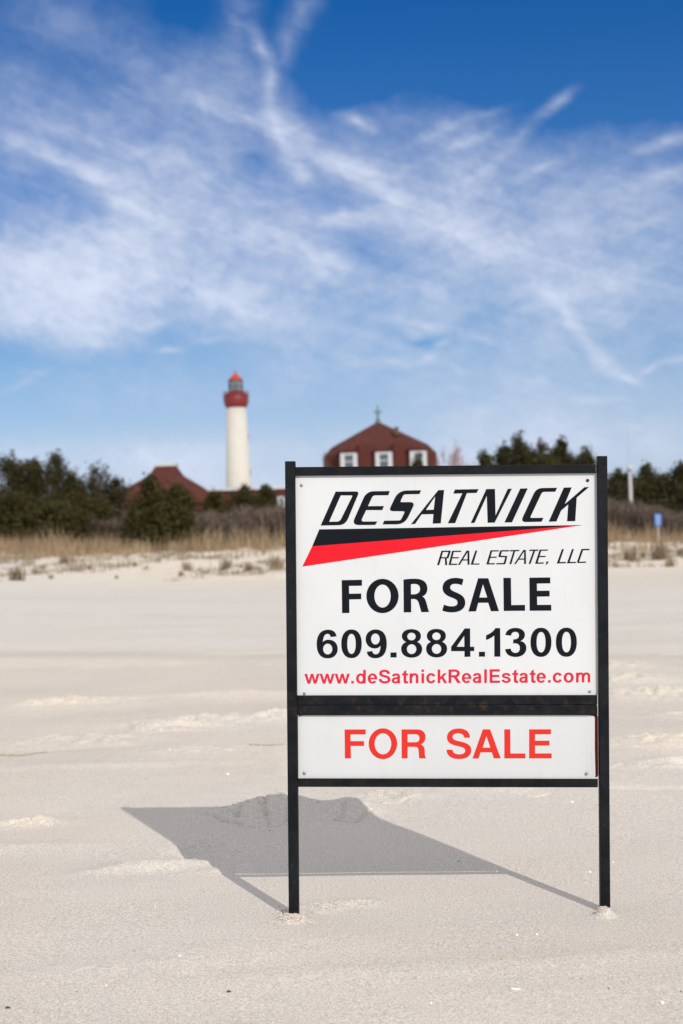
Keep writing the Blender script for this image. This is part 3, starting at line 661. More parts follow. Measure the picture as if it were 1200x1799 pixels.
GL = {
 'w': (108.7, 0, [[[(0,72.5),(19.5,72.5),(33,26),(46,72.5),(64,72.5),(77,26),(89.5,72.5),(109,72.5),(86.5,0),(67.5,0),(54.8,47),(42,0),(23,0)]]]),
 '.': (38.8, 10, [rect(0, 0, 19, 19)]),
 'd': (85.3, 6, [rect(51, 0, 70, 100), ring(34, 36, 34, 37.7, 19.5, 15.5)]),
 'e': (77.7, 4.6, [ring(34, 36.2, 34, 37.7, 19.5, 14.5, -10, 322), rect(15, 30, 66, 42)]),
 'S': (93, 5, [stroke(Sp, 10.5, 8.5)]),
 'a': (77.7, 5, [stroke('M 11.5 51 C 13 61 20 65.5 32 65.5 C 46 65.5 51 60 51 49 L 51 20 C 51 10 52 5 55 0', 9.5, 7.5), stroke('M 50.5 41.5 C 40 37 10 41 10 21 C 10 11 17 6.5 26 6.5 C 40 6.5 50 14 50.5 28', 9.5, 7.3)]),
 't': (46.5, 2, [rect(0, 57.5, 43, 72.5), [path('M 11.5 86 L 30.5 97.5 30.5 24 C 30.5 16 33 15 38 15 L 43 16.5 44.5 1.5 C 40 -0.5 35 -1.5 30 -1.5 C 18 -1.5 11.5 4 11.5 18')]]),
 'n': (85.3, 9.5, [rect(0, 0, 19, 72.5), stroke('M 12 44 C 16 58 24 66 36 66 C 48 66 54.5 59 54.5 46 L 54.5 0', 9.5, 8)]),
 'i': (38.8, 10, [rect(0, 0, 19, 72.5), rect(0, 82.5, 19, 100)]),
 'c': (77.7, 5, [ring(35, 36.2, 35, 37.7, 20, 15.5, 28, 334)]),
 'k': (77.7, 9.5, [rect(0, 0, 19, 100), [[(18, 25), (18, 45), (44, 72.5), (67, 72.5), (41.5, 46), (69, 0), (47, 0), (28.5, 33)]]]),
 'R': (100.8, 10, [rect(0, 0, 20, 100), rect(19, 83, 50, 100), rect(19, 42, 48, 58), ring(46, 71, 35, 29, 20.5, 16, -90, 90), [[(36, 44), (58, 46), (68, 32), (88, 0), (64, 0), (48, 26), (36, 42)]]]),
 'l': (38.8, 10, [rect(0, 0, 19, 100)]),
 'E': (93, 10, [rect(0, 0, 20, 100), rect(19, 83, 73, 100), rect(19, 42.5, 69, 59), rect(19, 0, 75, 17)]),
 's': (77.7, 3.5, [stroke(sp_, 9.5, 7.5)]),
 'o': (85.3, 5.6, [ring(36, 36.2, 36, 37.7, 20, 15.5)]),
 'm': (124.2, 9, [rect(0, 0, 19, 72.5), stroke('M 12 46 C 16 59 23 66 33 66 C 44 66 50.5 60 50.5 47 L 50.5 0', 9.3, 8), stroke('M 52 46 C 57 59 64 66 74 66 C 86 66 93 60 93 46 L 93 0', 9.3, 8)])}
txt = 'www.deSatnickRealEstate.com'; tot = sum(GL[c][0] for c in txt) - 8
ux = (1038.2 - 534.8) / tot; uy = .2395
ink = Ink(bp); pen = 534.8
for ch in txt:
    adv, lsb, pieces = GL[ch]
    fx = lambda x, y, p=pen + lsb * ux: (p + x * ux, 1201.2 - 2.3 * (p + x * ux - 535) / 503 - y * uy)
    for k, pc in enumerate(pieces): ink.shape(pc, fx, k)
    pen += adv * ux
ink.build('web_address', M_url, panel)
# rider lettering
ink = Ink(FACE - .0005 - .0010); g1 = lambda x, y: (590 + x / 6, 1260 + y / 6); g2 = lambda x, y: (780 + x / 6, 1260 + y / 6)
ink.shape([path('M 93 130 L 315 129 315 181 155 181 156 252 298 252 298 303 157 303 160 433 96 433')], g1)
ink.shape([ell(497, 279, 150, 162), ell(497, 280, 88, 111)], g1)
ink.shape([path('M 693 129 L 860 129 C 915 131 945 160 945 208 C 945 250 925 275 895 287 C 925 297 935 318 937 350 C 939 390 938 415 952 433 L 882 433 C 876 420 876 385 873 358 C 871 325 862 313 830 312 L 757 312 757 433 695 433'),
           path('M 756 179 L 838 179 C 868 180 882 195 882 221 C 882 250 866 263 836 264 L 757 264')], g1)
ink.build('sale_lettering', M_rred, rider); ink = Ink(FACE - .0005 - .0010)
ink.shape([path('M 275 216 L 214 216 C 211 188 190 169 150 169 C 112 169 91 185 91 208 C 91 235 115 243 165 254 C 240 270 288 290 288 348 C 288 405 240 440 160 440 C 75 440 27 402 27 342 L 90 342 C 92 375 117 391 160 391 C 202 391 224 377 224 352 C 224 325 200 317 140 303 C 72 288 32 268 32 212 C 32 155 80 119 155 119 C 230 119 272 155 275 216')], g2)
ink.shape([path('M 410 128 L 487 128 598 433 526 433 505 370 386 370 365 434 301 435'), path('M 448 200 L 408 321 489 321')], g2)
ink.shape([path('M 636 128 L 699 128 701 382 858 382 858 433 637 433')], g2)
ink.shape([path('M 898 128 L 1128 127 1128 179 960 180 960 248 1112 247 1112 298 960 299 961 382 1135 381 1135 433 898 433')], g2)
ink.build('sale_lettering', M_rred, rider)
# fixings; one is a black disc standing in for an open hole
for px, py, m_, par, r_, ff in ((530,852.5,M_bolt,panel,.0034,FACE),(1032.3,844,M_hole,panel,.0033,FACE),(535,1218,M_bolt,panel,.0030,FACE),(1036,1214.5,M_bolt,panel,.0030,FACE),
                          (535,1358,M_bolt,rider,.0034,FACE-.0012),(1031,1358.5,M_bolt,rider,.0030,FACE-.004)):
    lx, lz = sl_(px, py, -ff); mb = MB()
    n = 16; V = []; F = []
    for r, yy in ((r_, ff + .001), (r_, ff - .0012), (r_ * .75, ff - .0020), (r_ * .3, ff - .0021)):
        V += [(lx + r * math.cos(2 * math.pi * i / n), yy, lz + r * math.sin(2 * math.pi * i / n)) for i in range(n)]
    F = [(j * n + i, j * n + (i + 1) % n, (j + 1) * n + (i + 1) % n, (j + 1) * n + i) for j in range(3) for i in range(n)] + [tuple(3 * n + i for i in range(n))]
    meshobj('bolt_or_hole', V, F, m_, par, True)

# ------------------------------------------------------------------ things lying on the beach
def shard(name, px, py, lx, ly, lz, rot, material, label, cat, seed):
    q = gp(px, py); r = np.random.RandomState(seed); n = 9
    ang = [2 * math.pi * k / n for k in range(n)]; rad = [1 + .28 * r.uniform(-1, 1) for _ in ang]
    V = [(0, 0, lz)]
    for s_, zz in ((.55, .85), (1.0, .25), (.92, -.3)):
        V += [(lx * s_ * rad[k] * math.cos(a), ly * s_ * rad[k] * math.sin(a), lz * zz * (1 + .2 * r.uniform(-1, 1))) for k, a in enumerate(ang)]
    F = [(0, 1 + k, 1 + (k + 1) % n) for k in range(n)]
    for j in range(2): F += [(1 + j * n + k, 1 + (j + 1) * n + k, 1 + (j + 1) * n + (k + 1) % n, 1 + j * n + (k + 1) % n) for k in range(n)]
    F += [tuple(1 + 2 * n + k for k in range(n))[::-1]]
    o = meshobj(name, V, F, material, None, True); o.location = (q.x, q.y, hz(q.x, q.y) + .0004); o.rotation_euler = (r.uniform(-.15, .15), r.uniform(-.15, .15), rot)
    return tag(o, label, cat)
SH = [(1005,1408,.0055,.004,.0035,.2,'white shell fragment just below the bottom bar near the right post'),
      (1036,1532,.0050,.003,.003,.4,'white shell fragment beside the lower right post'),
      (908,1642,.0035,.0025,.003,1.,'left of two small white shell chips in front of the sign'),
      (943,1641,.0028,.0022,.003,.2,'right of two small white shell chips in front of the sign'),
      (905,1736,.0095,.0026,.0025,-.4,'long thin white shell sliver on the foreground sand'),
      (1163,1760,.0038,.003,.004,.5,'small white shell chip in the lower right corner'),
      (917+160,1515,.0025,.002,.002,.5,'tiny white shell chip just right of the right post'),
      (757,1762,.002,.0018,.002,.5,'tiny pale shell chip at the bottom centre of the beach'),
      (316,1684,.0035,.0016,.002,.5,'tiny curved shell chip on the foreground sand left of the sign'),
      (186,1733,.002,.0018,.002,.5,'tiny pale shell chip on the lower left sand'),
      (400,1361,.0065,.0035,.004,.1,'white shell fragment on the sand left of the bottom bar'),
      (298,1321,.0050,.0025,.003,.1,'white shell chip on the sand behind the left post'),
      (272,1592,.0018,.0018,.002,.1,'tiny white shell chip left of the left post foot')]
for i, (px, py, a, b, c_, r_, lab) in enumerate(SH): shard('shell', px, py, a, b, c_, r_, M_shell, lab, 'shell', 20 + i)
ST = [(14,1769,.006,.002,.003,-.3,'dark splinter in the lower left corner'),(402,1742,.0035,.0022,.003,.1,'grey pebble on the foreground sand'),
      (135,1743,.0012,.0012,.0015,0,'tiny dark pebble at the lower left'),(1069,1734,.0015,.0013,.0015,0,'tiny dark pebble at the lower right'),
      (1196,1741,.0016,.0013,.0015,0,'tiny dark pebble at the right edge'),(237,1673,.0012,.0012,.0015,0,'tiny dark pebble left of the sign'),
      (474,1459,.0022,.0018,.002,0,'small dark pebble in the shadow of the sign'),(805,1513,.0014,.0014,.002,0,'small dark pebble in the right half of the shadow')]
for i, (px, py, a, b, c_, r_, lab) in enumerate(ST): shard('pebble', px, py, a, b, c_, r_, M_stone, lab, 'pebble', 60 + i)
shard('ochre_shell', 883, 1689, .0042, .0026, .004, .2, M_ochre, 'small ochre shell on the foreground sand', 'shell', 90)
def reed(pts, r, label):
    P = [gp(*p) for p in pts]; c = P[0]
    Q = []
    for a, b in zip(P[:-1], P[1:]):
        for k in range(6): q = a.lerp(b, k / 6); Q.append((q.x, q.y, hz(q.x, q.y) + r * .8 + .001 * math.sin(k * 2.1 + q.x * 30)))
    Q.append((P[-1].x, P[-1].y, hz(P[-1].x, P[-1].y) + r * .7))
    mb = MB(); mb.tube([(q[0] - c.x, q[1] - c.y, q[2] - hz(c.x, c.y)) for q in Q], r, r * .5, 6)
    o = mb.build('dry_reed', M_straw); o.location = (c.x, c.y, hz(c.x, c.y)); tag(o, label, 'reed')
reed([(438,1311),(470,1312),(500,1311)], .0022, 'dry brown reed lying behind the left post')
reed([(-15,1328),(40,1329),(84,1322)], .0022, 'dry brown reed lying at the left edge of the beach')
# crumbs of sand thrown up round the post feet
def crumbs(name, spots, label, seed):
    r = np.random.RandomState(seed); V = []; F = []; c0 = gp(spots[0][0], spots[0][1])
    for (px, py, rx, ry, n, smin, smax) in spots:
        q = gp(px, py)
        for k in range(n):
            x = q.x + r.normal() * rx; y = q.y + r.normal() * ry; s_ = r.uniform(smin, smax); z = hz(x, y) + s_ * .3; b = len(V)
            J = [1 + .35 * r.uniform(-1, 1) for _ in range(6)]
            for (dx, dy, dz), j in zip(((1,0,0),(-1,0,0),(0,1,0),(0,-1,0),(0,0,.8),(0,0,-.8)), J): V.append((x + dx * s_ * j - c0.x, y + dy * s_ * j - c0.y, z + dz * s_ * j))
            F += [(b + p, b + q_, b + r_) for p, q_, r_ in ((0,2,4),(2,1,4),(1,3,4),(3,0,4),(2,0,5),(1,2,5),(3,1,5),(0,3,5))]
    o = meshobj(name, V, F, MS); o.location = (c0.x, c0.y, 0); tag(o, label, kind='stuff')
crumbs('sand_crumbs', [(514,1620,.022,.007,260,.0009,.0030),(497,1606,.010,.012,90,.001,.003),(530,1612,.006,.010,50,.001,.0025),(560,1596,.03,.014,110,.0008,.0022),(615,1588,.035,.012,90,.0007,.0020),
   (1063,1611,.010,.008,90,.0007,.0020),(460,1420,.09,.04,60,.0015,.004),(650,1412,.07,.03,60,.0012,.0035),(690,1400,.06,.03,50,.0015,.004)], 'crumbled sand round the post feet and the cracked mounds', 5)

# ------------------------------------------------------------------ dune grass
def blades(n, hmin, hmax, wd, spread, r, lean=.35):
    base = np.stack([r.normal(0, spread, n), r.normal(0, spread, n), np.zeros(n)], -1)
    return blades_at(base, r.uniform(hmin, hmax, n), wd, r, lean)
def blades_at(base, h, wd, r, lean=.35):
    n = len(base); a = r.uniform(0, 2 * np.pi, n); ln = np.abs(r.normal(0, lean, n)); d = np.stack([np.cos(a), np.sin(a), 0 * a], -1)
    sa = r.uniform(0, np.pi, n); s_ = np.stack([np.cos(sa), np.sin(sa), 0 * sa], -1) * (wd * r.uniform(.6, 1.4, n))[:, None] * .5
    mid = base + d * (h * ln * .35)[:, None]; mid[:, 2] += h * .6
    tip = base + d * (h * ln)[:, None]; tip[:, 2] += h * np.sqrt(np.clip(1 - ln * .6, .2, 1))
    q = np.stack([base - s_, base + s_, mid + s_ * .8, mid - s_ * .8, mid - s_ * .8, mid + s_ * .8, tip + s_ * .15, tip - s_ * .15], 1)
    return q.reshape(-1, 3)
r = np.random.RandomState(11)
def field(n, x0, x1, y0, y1, seed, thr, fq=.5):
    r = np.random.RandomState(seed); x = r.uniform(x0, x1, n); y = r.uniform(y0, y1, n)
    d = fbm(x * fq, y * fq, 3, seed); k = d > thr; return x[k], y[k]
x, y = field(110000, -26, 22, 36.5, 53, 101, -.06); edgef = sstep(y + 15 * fbm(x * .4, y * .3, 4, 88, .6), 39.0, 46.0); k = r.uniform(0, 1, len(x)) < edgef * edgef + .02; x, y = x[k], y[k]
z = height(x, y)
o = quadsoup('dune_grass', blades_at(np.stack([x, y, z - .03], -1), r.uniform(.2, .62, len(x)) * np.clip(1 + 3.2 * fbm(x * .6, y * .6, 4, 5, .6), .25, 2.1), .016, r), 4, M_grass)
tag(o, 'dry tan beach grass along the top of the dune', kind='stuff')
x, y = field(26000, -60, 60, 48, 75, 103, -.2); z = height(x, y)
o = quadsoup('back_grass', blades_at(np.stack([x, y, z - .03], -1), r.uniform(.3, .7, len(x)), .03, r), 4, M_grass)
tag(o, 'dry grass beneath the shrubs behind the dune', kind='stuff')
def tuftmesh(seed, n, hmin, hmax, sp):
    r = np.random.RandomState(seed); o = quadsoup('grass_tuft', blades(n, hmin, hmax, .012, sp, r, .28), 4, M_tuft); return o
protos = [tuftmesh(200 + k, 90 + 30 * k, .14, .30 + .04 * k, .05 + .012 * k) for k in range(3)]
used = [False] * 3
TF = [(30,1020,1.55,'dark upright grass tuft standing alone on the sand at far left'),(1106,985,1.5,'dark grass tuft on the sand just right of the sign'),(1160,985,1.5,'dark grass tuft on the sand below the blue sign')]
TF += [(62, 1009, 0.7, 'small grass tuft on the slope just right of the dark upright tuft'), (158, 1001, 0.5, 'small grass tuft on the slope below the loose airy evergreen'), (112, 990, 0.9, 'grass tuft near the top of the sand below the left tree clump'), (237, 995, 0.6, 'small grass tuft below the left slope of the pyramid roof'), (330, 1003, 1.0, 'grass tuft below the right slope of the pyramid roof'), (318, 1012, 0.45, 'tiny grass tuft low on the slope below the pyramid roof'), (398, 1001, 1.3, 'bushy grass tuft on the slope straight below the lighthouse'), (438, 1004, 0.9, 'grass tuft on the slope between the lighthouse line and the left post'), (486, 1000, 1.2, 'bushy grass tuft on the slope touching the left post'), (1130, 980, 0.7, 'small grass tuft between the two dark tufts right of the sign'), (1178, 996, 1.0, 'grass tuft low on the slope near the right edge'), (90, 1018, 0.4, 'tiny grass tuft low on the slope at far left'), (205, 1016, 0.35, 'tiny lone grass tuft low on the slope left of the pyramid roof'), (1195, 975, 0.8, 'grass tuft cut by the right edge of the photo')]
for i, (px, py, s_, lab) in enumerate(TF):
    k = i % 3
    # walk the view ray down to the dune surface
    d = ray(px, py); t = 26.0
    while t < 60 and CAMH + d.z * t / d.y > hz(d.x * t / d.y, t): t += .1
    X0, Y0 = d.x * t / d.y, t
    if used[k]: o = link(protos[k].copy())
    else: o = protos[k]; used[k] = True
    o.location = (X0, Y0, hz(X0, Y0) - .02); o.rotation_euler = (0, 0, i * 1.7); o.scale = (s_, s_, s_)
    tag(o, lab or 'small dry grass tuft on the pale dune slope', 'grass tuft', 'grass tufts scattered on the dune slope')

r = np.random.RandomState(44); cx0 = r.uniform(-24, 18, 1500); cy0 = r.uniform(31.5, 43, 1500); kk = (fbm(cx0 * .6, cy0 * .4, 3, 12) + (cy0 - 36) * .03) > .02
cx0, cy0 = cx0[kk], cy0[kk]; m = 26; x = (cx0[:, None] + r.normal(size=(len(cx0), m)) * r.uniform(.04, .32, len(cx0))[:, None]).ravel(); y = (cy0[:, None] + r.normal(size=(len(cx0), m)) * .15).ravel()
z = height(x, y, False); o = quadsoup('dune_litter', blades_at(np.stack([x, y, z - .01], -1), (r.uniform(.04, .2, len(cx0))[:, None] * np.ones(m)).ravel() * r.uniform(.5, 1.2, len(x)), .014, r, 1.2), 4, M_tuft)
tag(o, 'dead stalks and litter strewn over the dune slope', kind='stuff')

# ------------------------------------------------------------------ trees and shrubs
def leafquads(P, size, r):
    n = len(P); a = r.normal(size=(n, 3)); a /= np.linalg.norm(a, axis=1)[:, None]; b = r.normal(size=(n, 3)); b -= (b * a).sum(1)[:, None] * a; b /= np.linalg.norm(b, axis=1)[:, None]
    s1 = (size * r.uniform(.6, 1.4, n))[:, None]; s2 = s1 * r.uniform(.28, .55, n)[:, None]
    return np.stack([P - a * s1, P - b * s2, P + a * s1, P + b * s2], 1).reshape(-1, 3)
def evergreen(px, ytop, Yd, width, label, seed, ybase=None, spire=.6, dens=1.0, material=None, cat='tree'):
    r = np.random.RandomState(seed); p = at(px, ytop, Yd); zb = hz(p.x, Yd); h = p.z - zb
    t = empty('evergreen_tree', (p.x, Yd, zb)); tag(t, label, cat, 'evergreens behind the dune')
    mb = MB(); width *= 1.3; tr = [(0, 0, -.2)] + [(r.normal() * .05 * k, r.normal() * .05 * k, h * .9 * k / 5) for k in range(1, 6)]
    mb.tube(tr, .035 * h ** .8 + .02, .015, 6)
    P = []
    nl = int(26 + 9 * h)
    for k in range(nl):
        u = r.uniform(.04, 1) ** .85; zc = h * u * .93
        reach = width * .5 * (1 - u ** (1.6 / spire * .6)) ** .75 * r.uniform(.4, 1.3) + .05
        a = r.uniform(0, 2 * np.pi); rise = r.uniform(.1, .5) * reach
        end = np.array([math.cos(a) * reach, math.sin(a) * reach, min(zc + rise, h)]); st_ = np.array([0, 0, max(zc - .15 * h * r.uniform(.2, 1), .05)])
        if k % 2 == 0: mb.tube([tuple(st_), tuple((st_ + end) / 2 + np.array([0, 0, .04 * h * r.uniform(-1, 1)])), tuple(end)], .022 * h ** .5, .006, 4)
        m = int(dens * (95 + 85 * reach))
        q = r.uniform(.25, 1.05, m)[:, None]; sg = .10 + .13 * reach * (1.0 - .4 * u)
        P.append(st_ + (end - st_) * q + r.normal(size=(m, 3)) * np.array([sg, sg, sg * 1.0]))
    for k in range(int(7 + 5 * r.rand())):      # upright leader sprays that make the ragged top
        a = r.uniform(0, 2 * np.pi); rr = width * .40 * math.sqrt(r.rand()) * (k > 0); zt = h * (1.0 if k == 0 else r.uniform(.74, 1.0) - .22 * rr / (width * .5)); m = int(dens * 62); q = r.uniform(0, 1, m)
        lean_ = r.normal(size=2) * .08
        P.append(np.stack([math.cos(a) * rr + lean_[0] * q + r.normal(size=m) * (.065 + .13 * (1 - q)), math.sin(a) * rr + lean_[1] * q + r.normal(size=m) * (.065 + .13 * (1 - q)), zt - (1 - q) * r.uniform(.14, .26) * h], -1))
        mb.tube([(math.cos(a) * rr * .5, math.sin(a) * rr * .5, max(zt - .4 * h, .1)), (math.cos(a) * rr, math.sin(a) * rr, zt - .05)], .02, .005, 4)
    P = np.concatenate(P); P = P[P[:, 2] > .02]
    quadsoup('crown', leafquads(P, .068, r), 4, material or M_everg, t)
    mb.build('trunk', M_bark, t)
    return t
EV = [  # px, top y, distance, width (m), label, spire
 (-25,842,56,3.0,'olive evergreen cut off by the left edge of the photo',.7),
 (22,790,60,2.6,'tall evergreen with a thin spike top at far left',.45),
 (58,802,61,2.6,'full evergreen second tall crown from the left edge',.8),
 (20,868,51,2.6,'broad low evergreen at the front of the left clump',1.0),
 (98,788,62,1.9,'tall open evergreen with a forked top in the left clump',.5),
 (122,828,58,2.0,'evergreen on the right shoulder of the left clump',.8),
 (80,880,51,2.6,'low olive evergreen in the middle front of the left clump',1.0),
 (140,862,57,2.2,'short evergreen between the left clump and the loose tree',.9),
 (130,900,50,1.8,'small yellowish evergreen at the foot of the left clump',1.0),
 (172,806,66,2.6,'loose airy evergreen left of the red pyramid roof',.6),
 (202,834,65,1.8,'thin evergreen touching the left corner of the red pyramid roof',.7),
 (170,880,50.5,1.5,'dark low evergreen in front of the grey shrubs at left',.9),
 (264,832,49,1.1,'evergreen in front of the red pyramid roof centre',.6),
 (312,848,48.6,1.05,'evergreen in front of the right slope of the red pyramid roof',.6),
 (246,880,49.2,.8,'low evergreen below the left slope of the red pyramid roof',.9),
 (290,880,48.4,1.2,'evergreen reaching down to the grass below the red pyramid roof',.9),
 (376,862,66,2.0,'small round evergreen in front of the low red wing',1.0),
 (428,850,66,2.2,'evergreen at the foot of the lighthouse',.9),
 (466,852,67,2.2,'evergreen just left of the sign in front of the low red wing',.9),
 (852,788,64,2.2,'left dark evergreen showing over the top bar',.9),
 (912,754,66,2.3,'tallest evergreen over the top bar with a ragged crown',.7),
 (950,768,65,2.0,'middle evergreen over the right half of the top bar',.8),
 (985,764,68,2.0,'evergreen over the right end of the top bar',.8),
 (884,772,68,1.9,'evergreen filling the gap left of the tallest crown over the top bar',.9),
 (932,786,68,1.8,'evergreen just right of the tallest crown over the top bar',.9),
 (968,784,70,2.2,'evergreen half hidden between two crowns over the top bar',1.0),
 (1003,794,69,1.6,'low evergreen beside the grey bare tree over the top bar',1.0),
 (733,794,78,1.0,'slim evergreen in front of the right window of the large red-roofed building',.8),
 (1030,782,66,1.7,'small evergreen behind the top of the right post',.8),
 (1082,822,62,2.2,'evergreen just right of the right post',.8),
 (1136,812,64,2.0,'evergreen right of the white pole',.8),
 (1166,832,60,2.0,'low evergreen between the white pole and the right edge',.9),
 (1196,808,58,2.2,'dark evergreen at the right edge of the photo',.8),
 (1100,832,64,2.2,'low evergreen directly behind the white pole',1.0),
 (1150,838,63,2.2,'evergreen filling the row above the blue sign',1.0),
 (1180,852,60,2.4,'broad evergreen low in the row above the blue sign',1.0),
 (1215,842,54,2.6,'broad dark evergreen low at the right edge',1.0),
 (1124,846,59,2.0,'low evergreen behind the grey thicket at the white pole',1.0)]
for i, (px, yt, Yd, wd, lab, spi) in enumerate(EV):
    evergreen(px, yt, Yd, wd, lab, 300 + i, spire=spi, dens=.55 if 'airy' in lab or 'open' in lab or 'thin' in lab else 1.0, material=M_pine if i % 4 == 2 or px > 840 else M_everg)
# bare trees
def baretree(px, ytop, Yd, width, label, seed, material, density=1.0):
    r = np.random.RandomState(seed); p = at(px, ytop, Yd); zb = hz(p.x, Yd); h = p.z - zb
    t = empty('bare_tree', (p.x, Yd, zb)); tag(t, label, 'tree', 'bare trees beside the convent roof'); mb = MB(); tw = []
    def grow(a, d, L_, rad, lv):
        b = a + d * L_
        if lv < 3: mb.tube([tuple(a), tuple((a + b) / 2 + Vector(r.normal(size=3)) * L_ * .04), tuple(b)], rad, rad * .65, 5 if lv < 2 else 3)
        if lv >= 3:
            tw.append((a, b)); 
            if lv >= 5: return
        for k in range(3 if lv < 2 else 3):
            nd = (d + Vector(r.normal(size=3)) * .42 + Vector((0, 0, .12))).normalized(); grow(b if k else a.lerp(b, .7), nd, L_ * r.uniform(.6, .82), rad * .62, lv + 1)
    grow(Vector((0, 0, -.1)), Vector((0, 0, 1)), h * .36, .09, 0); grow(Vector((0.1, 0, -.1)), Vector((.15, 0, 1)).normalized(), h * .34, .07, 0)
    A = np.array([tuple(a) for a, b in tw]); B = np.array([tuple(b) for a, b in tw])
    sx = width / (np.ptp(B[:, 0]) + 1e-6); sz = h / B[:, 2].max()
    S_ = np.array([min(sx, 1.2), min(sx, 1.2), sz]); A = A * S_; B = B * S_
    s_ = r.normal(size=A.shape) * .009; q = np.stack([A - s_, A + s_, B + s_ * .5, B - s_ * .5], 1).reshape(-1, 3)
    bud = B[r.randint(0, len(B), int(900 * density))] + r.normal(size=(int(900 * density), 3)) * .12
    quadsoup('crown', np.concatenate([q, leafquads(bud, .028, r)]), 4, material, t)
    o = mb.build('trunk', M_bark, t); o.scale = tuple(S_)
    return t
baretree(786, 772, 88, 2.1, 'pinkish budding bare tree right of the large red roof', 501, M_pinktwig, 1.6)
baretree(818, 800, 84, 1.3, 'small pinkish bare tree just right of the taller pink one', 502, M_pinktwig, 1.2)
baretree(570, 792, 96, 1.3, 'brownish bare tree at the left corner of the large red roof', 503, M_twig, 1.2)
baretree(1010, 774, 70, 2.0, 'grey bare tree among the evergreens above the top bar', 504, M_twig, 1.0)
# grey thicket of bare shrubs
def thicket(n, prof, y0, y1, seed):
    r = np.random.RandomState(seed); px = r.uniform(prof[0][0], prof[-1][0], n); Yd = r.uniform(y0, y1, n)
    top = np.interp(px, [p[0] for p in prof], [p[1] for p in prof])
    B = []; H = []
    q = np.array([[at(a, t_, d_).x, at(a, t_, d_).z] for a, t_, d_ in zip(px, top, Yd)])
    x = q[:, 0]; zg = height(x, Yd, False); h = np.clip(q[:, 1] - zg, .3, 4) * (.93 + .75 * fbm(x * .55, Yd * .5, 4, seed, .6))
    # stems start at random heights so the mass fills from ground to top
    z_0 = r.uniform(0, .75, n) ** 1.3 * h; ln = np.clip(h - z_0, .1, .8) * r.uniform(.6, 1, n)
    return np.stack([x, Yd, zg + z_0], -1), ln, r
for prof, n, s_ in (([(150,945),(158,905),(165,893),(200,885),(235,888),(290,890),(340,892),(400,893),(440,880),(480,884),(560,880),(700,880)], 52000, 71),
                    ([(760,880),(900,870),(1000,860),(1068,856),(1095,860),(1120,868),(1150,880),(1200,888),(1270,890)], 36000, 72)):
    B, h, r = thicket(n, prof, 49.5, 57, s_)
    o = quadsoup('bare_thicket', blades_at(B, h * .8, .024, r, 1.1), 4, M_twig)
    tag(o, 'grey leafless shrub thicket behind the dune grass, ' + ('left of the sign' if s_ == 71 else 'right of the sign'), kind='stuff')

# ------------------------------------------------------------------ lighthouse (about 400 m away)
LY = 400.0
def wz(px, py, Yd): return at(px, py, Yd).z
base = at(419, 853, LY); lx = base.x + .05; K = LY / FPX
lh = empty('lighthouse', (lx, LY, 1.0)); tag(lh, 'tall white lighthouse with red gallery and red lantern roof', 'lighthouse')
z_top = wz(416, 716, LY) - 1; z_b = wz(419, 853, LY) - 1
slope = (22.0 - 17.0) * K / (z_top - z_b)
mb = MB(); mb.lathe([(22 * K + slope * z_b + .3, -1), (22 * K + slope * z_b, 0), (22 * K, z_b), (17.2 * K, z_top)], 48); mb.build('tower', M_white, lh, True)
for o in [lh.children[0]]: 
    pass
z1, z2, z3, z4, z5 = [wz(413, y_, LY) - 1 for y_ in (714, 690, 669, 656.5, 649)]
mb = MB(); mb.lathe([(17.2 * K, z1 - .5), (19.5 * K, z1), (22.0 * K, z1 + 1.0), (22.3 * K, z1 + 2.2), (21 * K, z1 + 2.9), (17.5 * K, z2), (13.5 * K, z2 + .25), (12.8 * K, z2 + .3)], 32); mb.build('gallery', M_redpaint, lh, True)
mb = MB()
for k in range(24):
    a = 2 * math.pi * k / 24; c_, s_ = math.cos(a), math.sin(a)
    mb.tube([(c_ * 22.2 * K, s_ * 22.2 * K, z1 + 2.3), (c_ * 22.2 * K, s_ * 22.2 * K, z2 + .3)], .06, .06, 4)
for zz in (z2 + .3, z1 + 3.0): mb.tube([(math.cos(2 * math.pi * k / 32) * 22.2 * K, math.sin(2 * math.pi * k / 32) * 22.2 * K, zz) for k in range(33)], .07, .07, 4)
mb.build('railing', M_redpaint, lh)
mb = MB(); mb.lathe([(12.2 * K, z2 + .3), (12.2 * K, z3)], 16, caps=False); mb.build('lantern_glass', M_lglass, lh, True)
mb = MB(); mb.lathe([(4.5 * K, z2 + .3), (5.5 * K, z2 + 1.2), (5.5 * K, z3 - .8), (4 * K, z3 - .3)], 12); mb.build('lens', M_pane, lh, True)
mb = MB()
for k in range(16):
    a = 2 * math.pi * k / 16; mb.tube([(math.cos(a) * 12.4 * K, math.sin(a) * 12.4 * K, z2 + .3), (math.cos(a) * 12.4 * K, math.sin(a) * 12.4 * K, z3)], .09, .09, 4)
for zz in (z2 + .45, (z2 + z3) / 2, z3 - .05): mb.tube([(math.cos(2 * math.pi * k / 24) * 12.5 * K, math.sin(2 * math.pi * k / 24) * 12.5 * K, zz) for k in range(25)], .12, .12, 4)
mb.build('lantern_frame', M_iron, lh)
mb = MB(); mb.lathe([(13.2 * K, z3), (12.0 * K, z3 + .5), (9.5 * K, z3 + .9), (5.5 * K, z4 - .5), (2.2 * K, z4), (.9 * K, z4 + .3)], 24); mb.build('lantern_roof', M_dome, lh, True)
mb = MB(); mb.lathe([(.6 * K, z4 + .2), (1.6 * K, z4 + .55), (.5 * K, z4 + .95), (.25 * K, z5)], 10); mb.build('finial', M_dome, lh, True)
for dz in (10, 20, 30):
    mb = MB(); yy = -(22 * K + slope * (z_b - dz)) ; mb.box(-.5, .5, yy - .12, yy + .5, dz, dz + 1.6); wdo = mb.build('window', M_iron, lh); wdo.rotation_euler = (0, 0, 1.9)

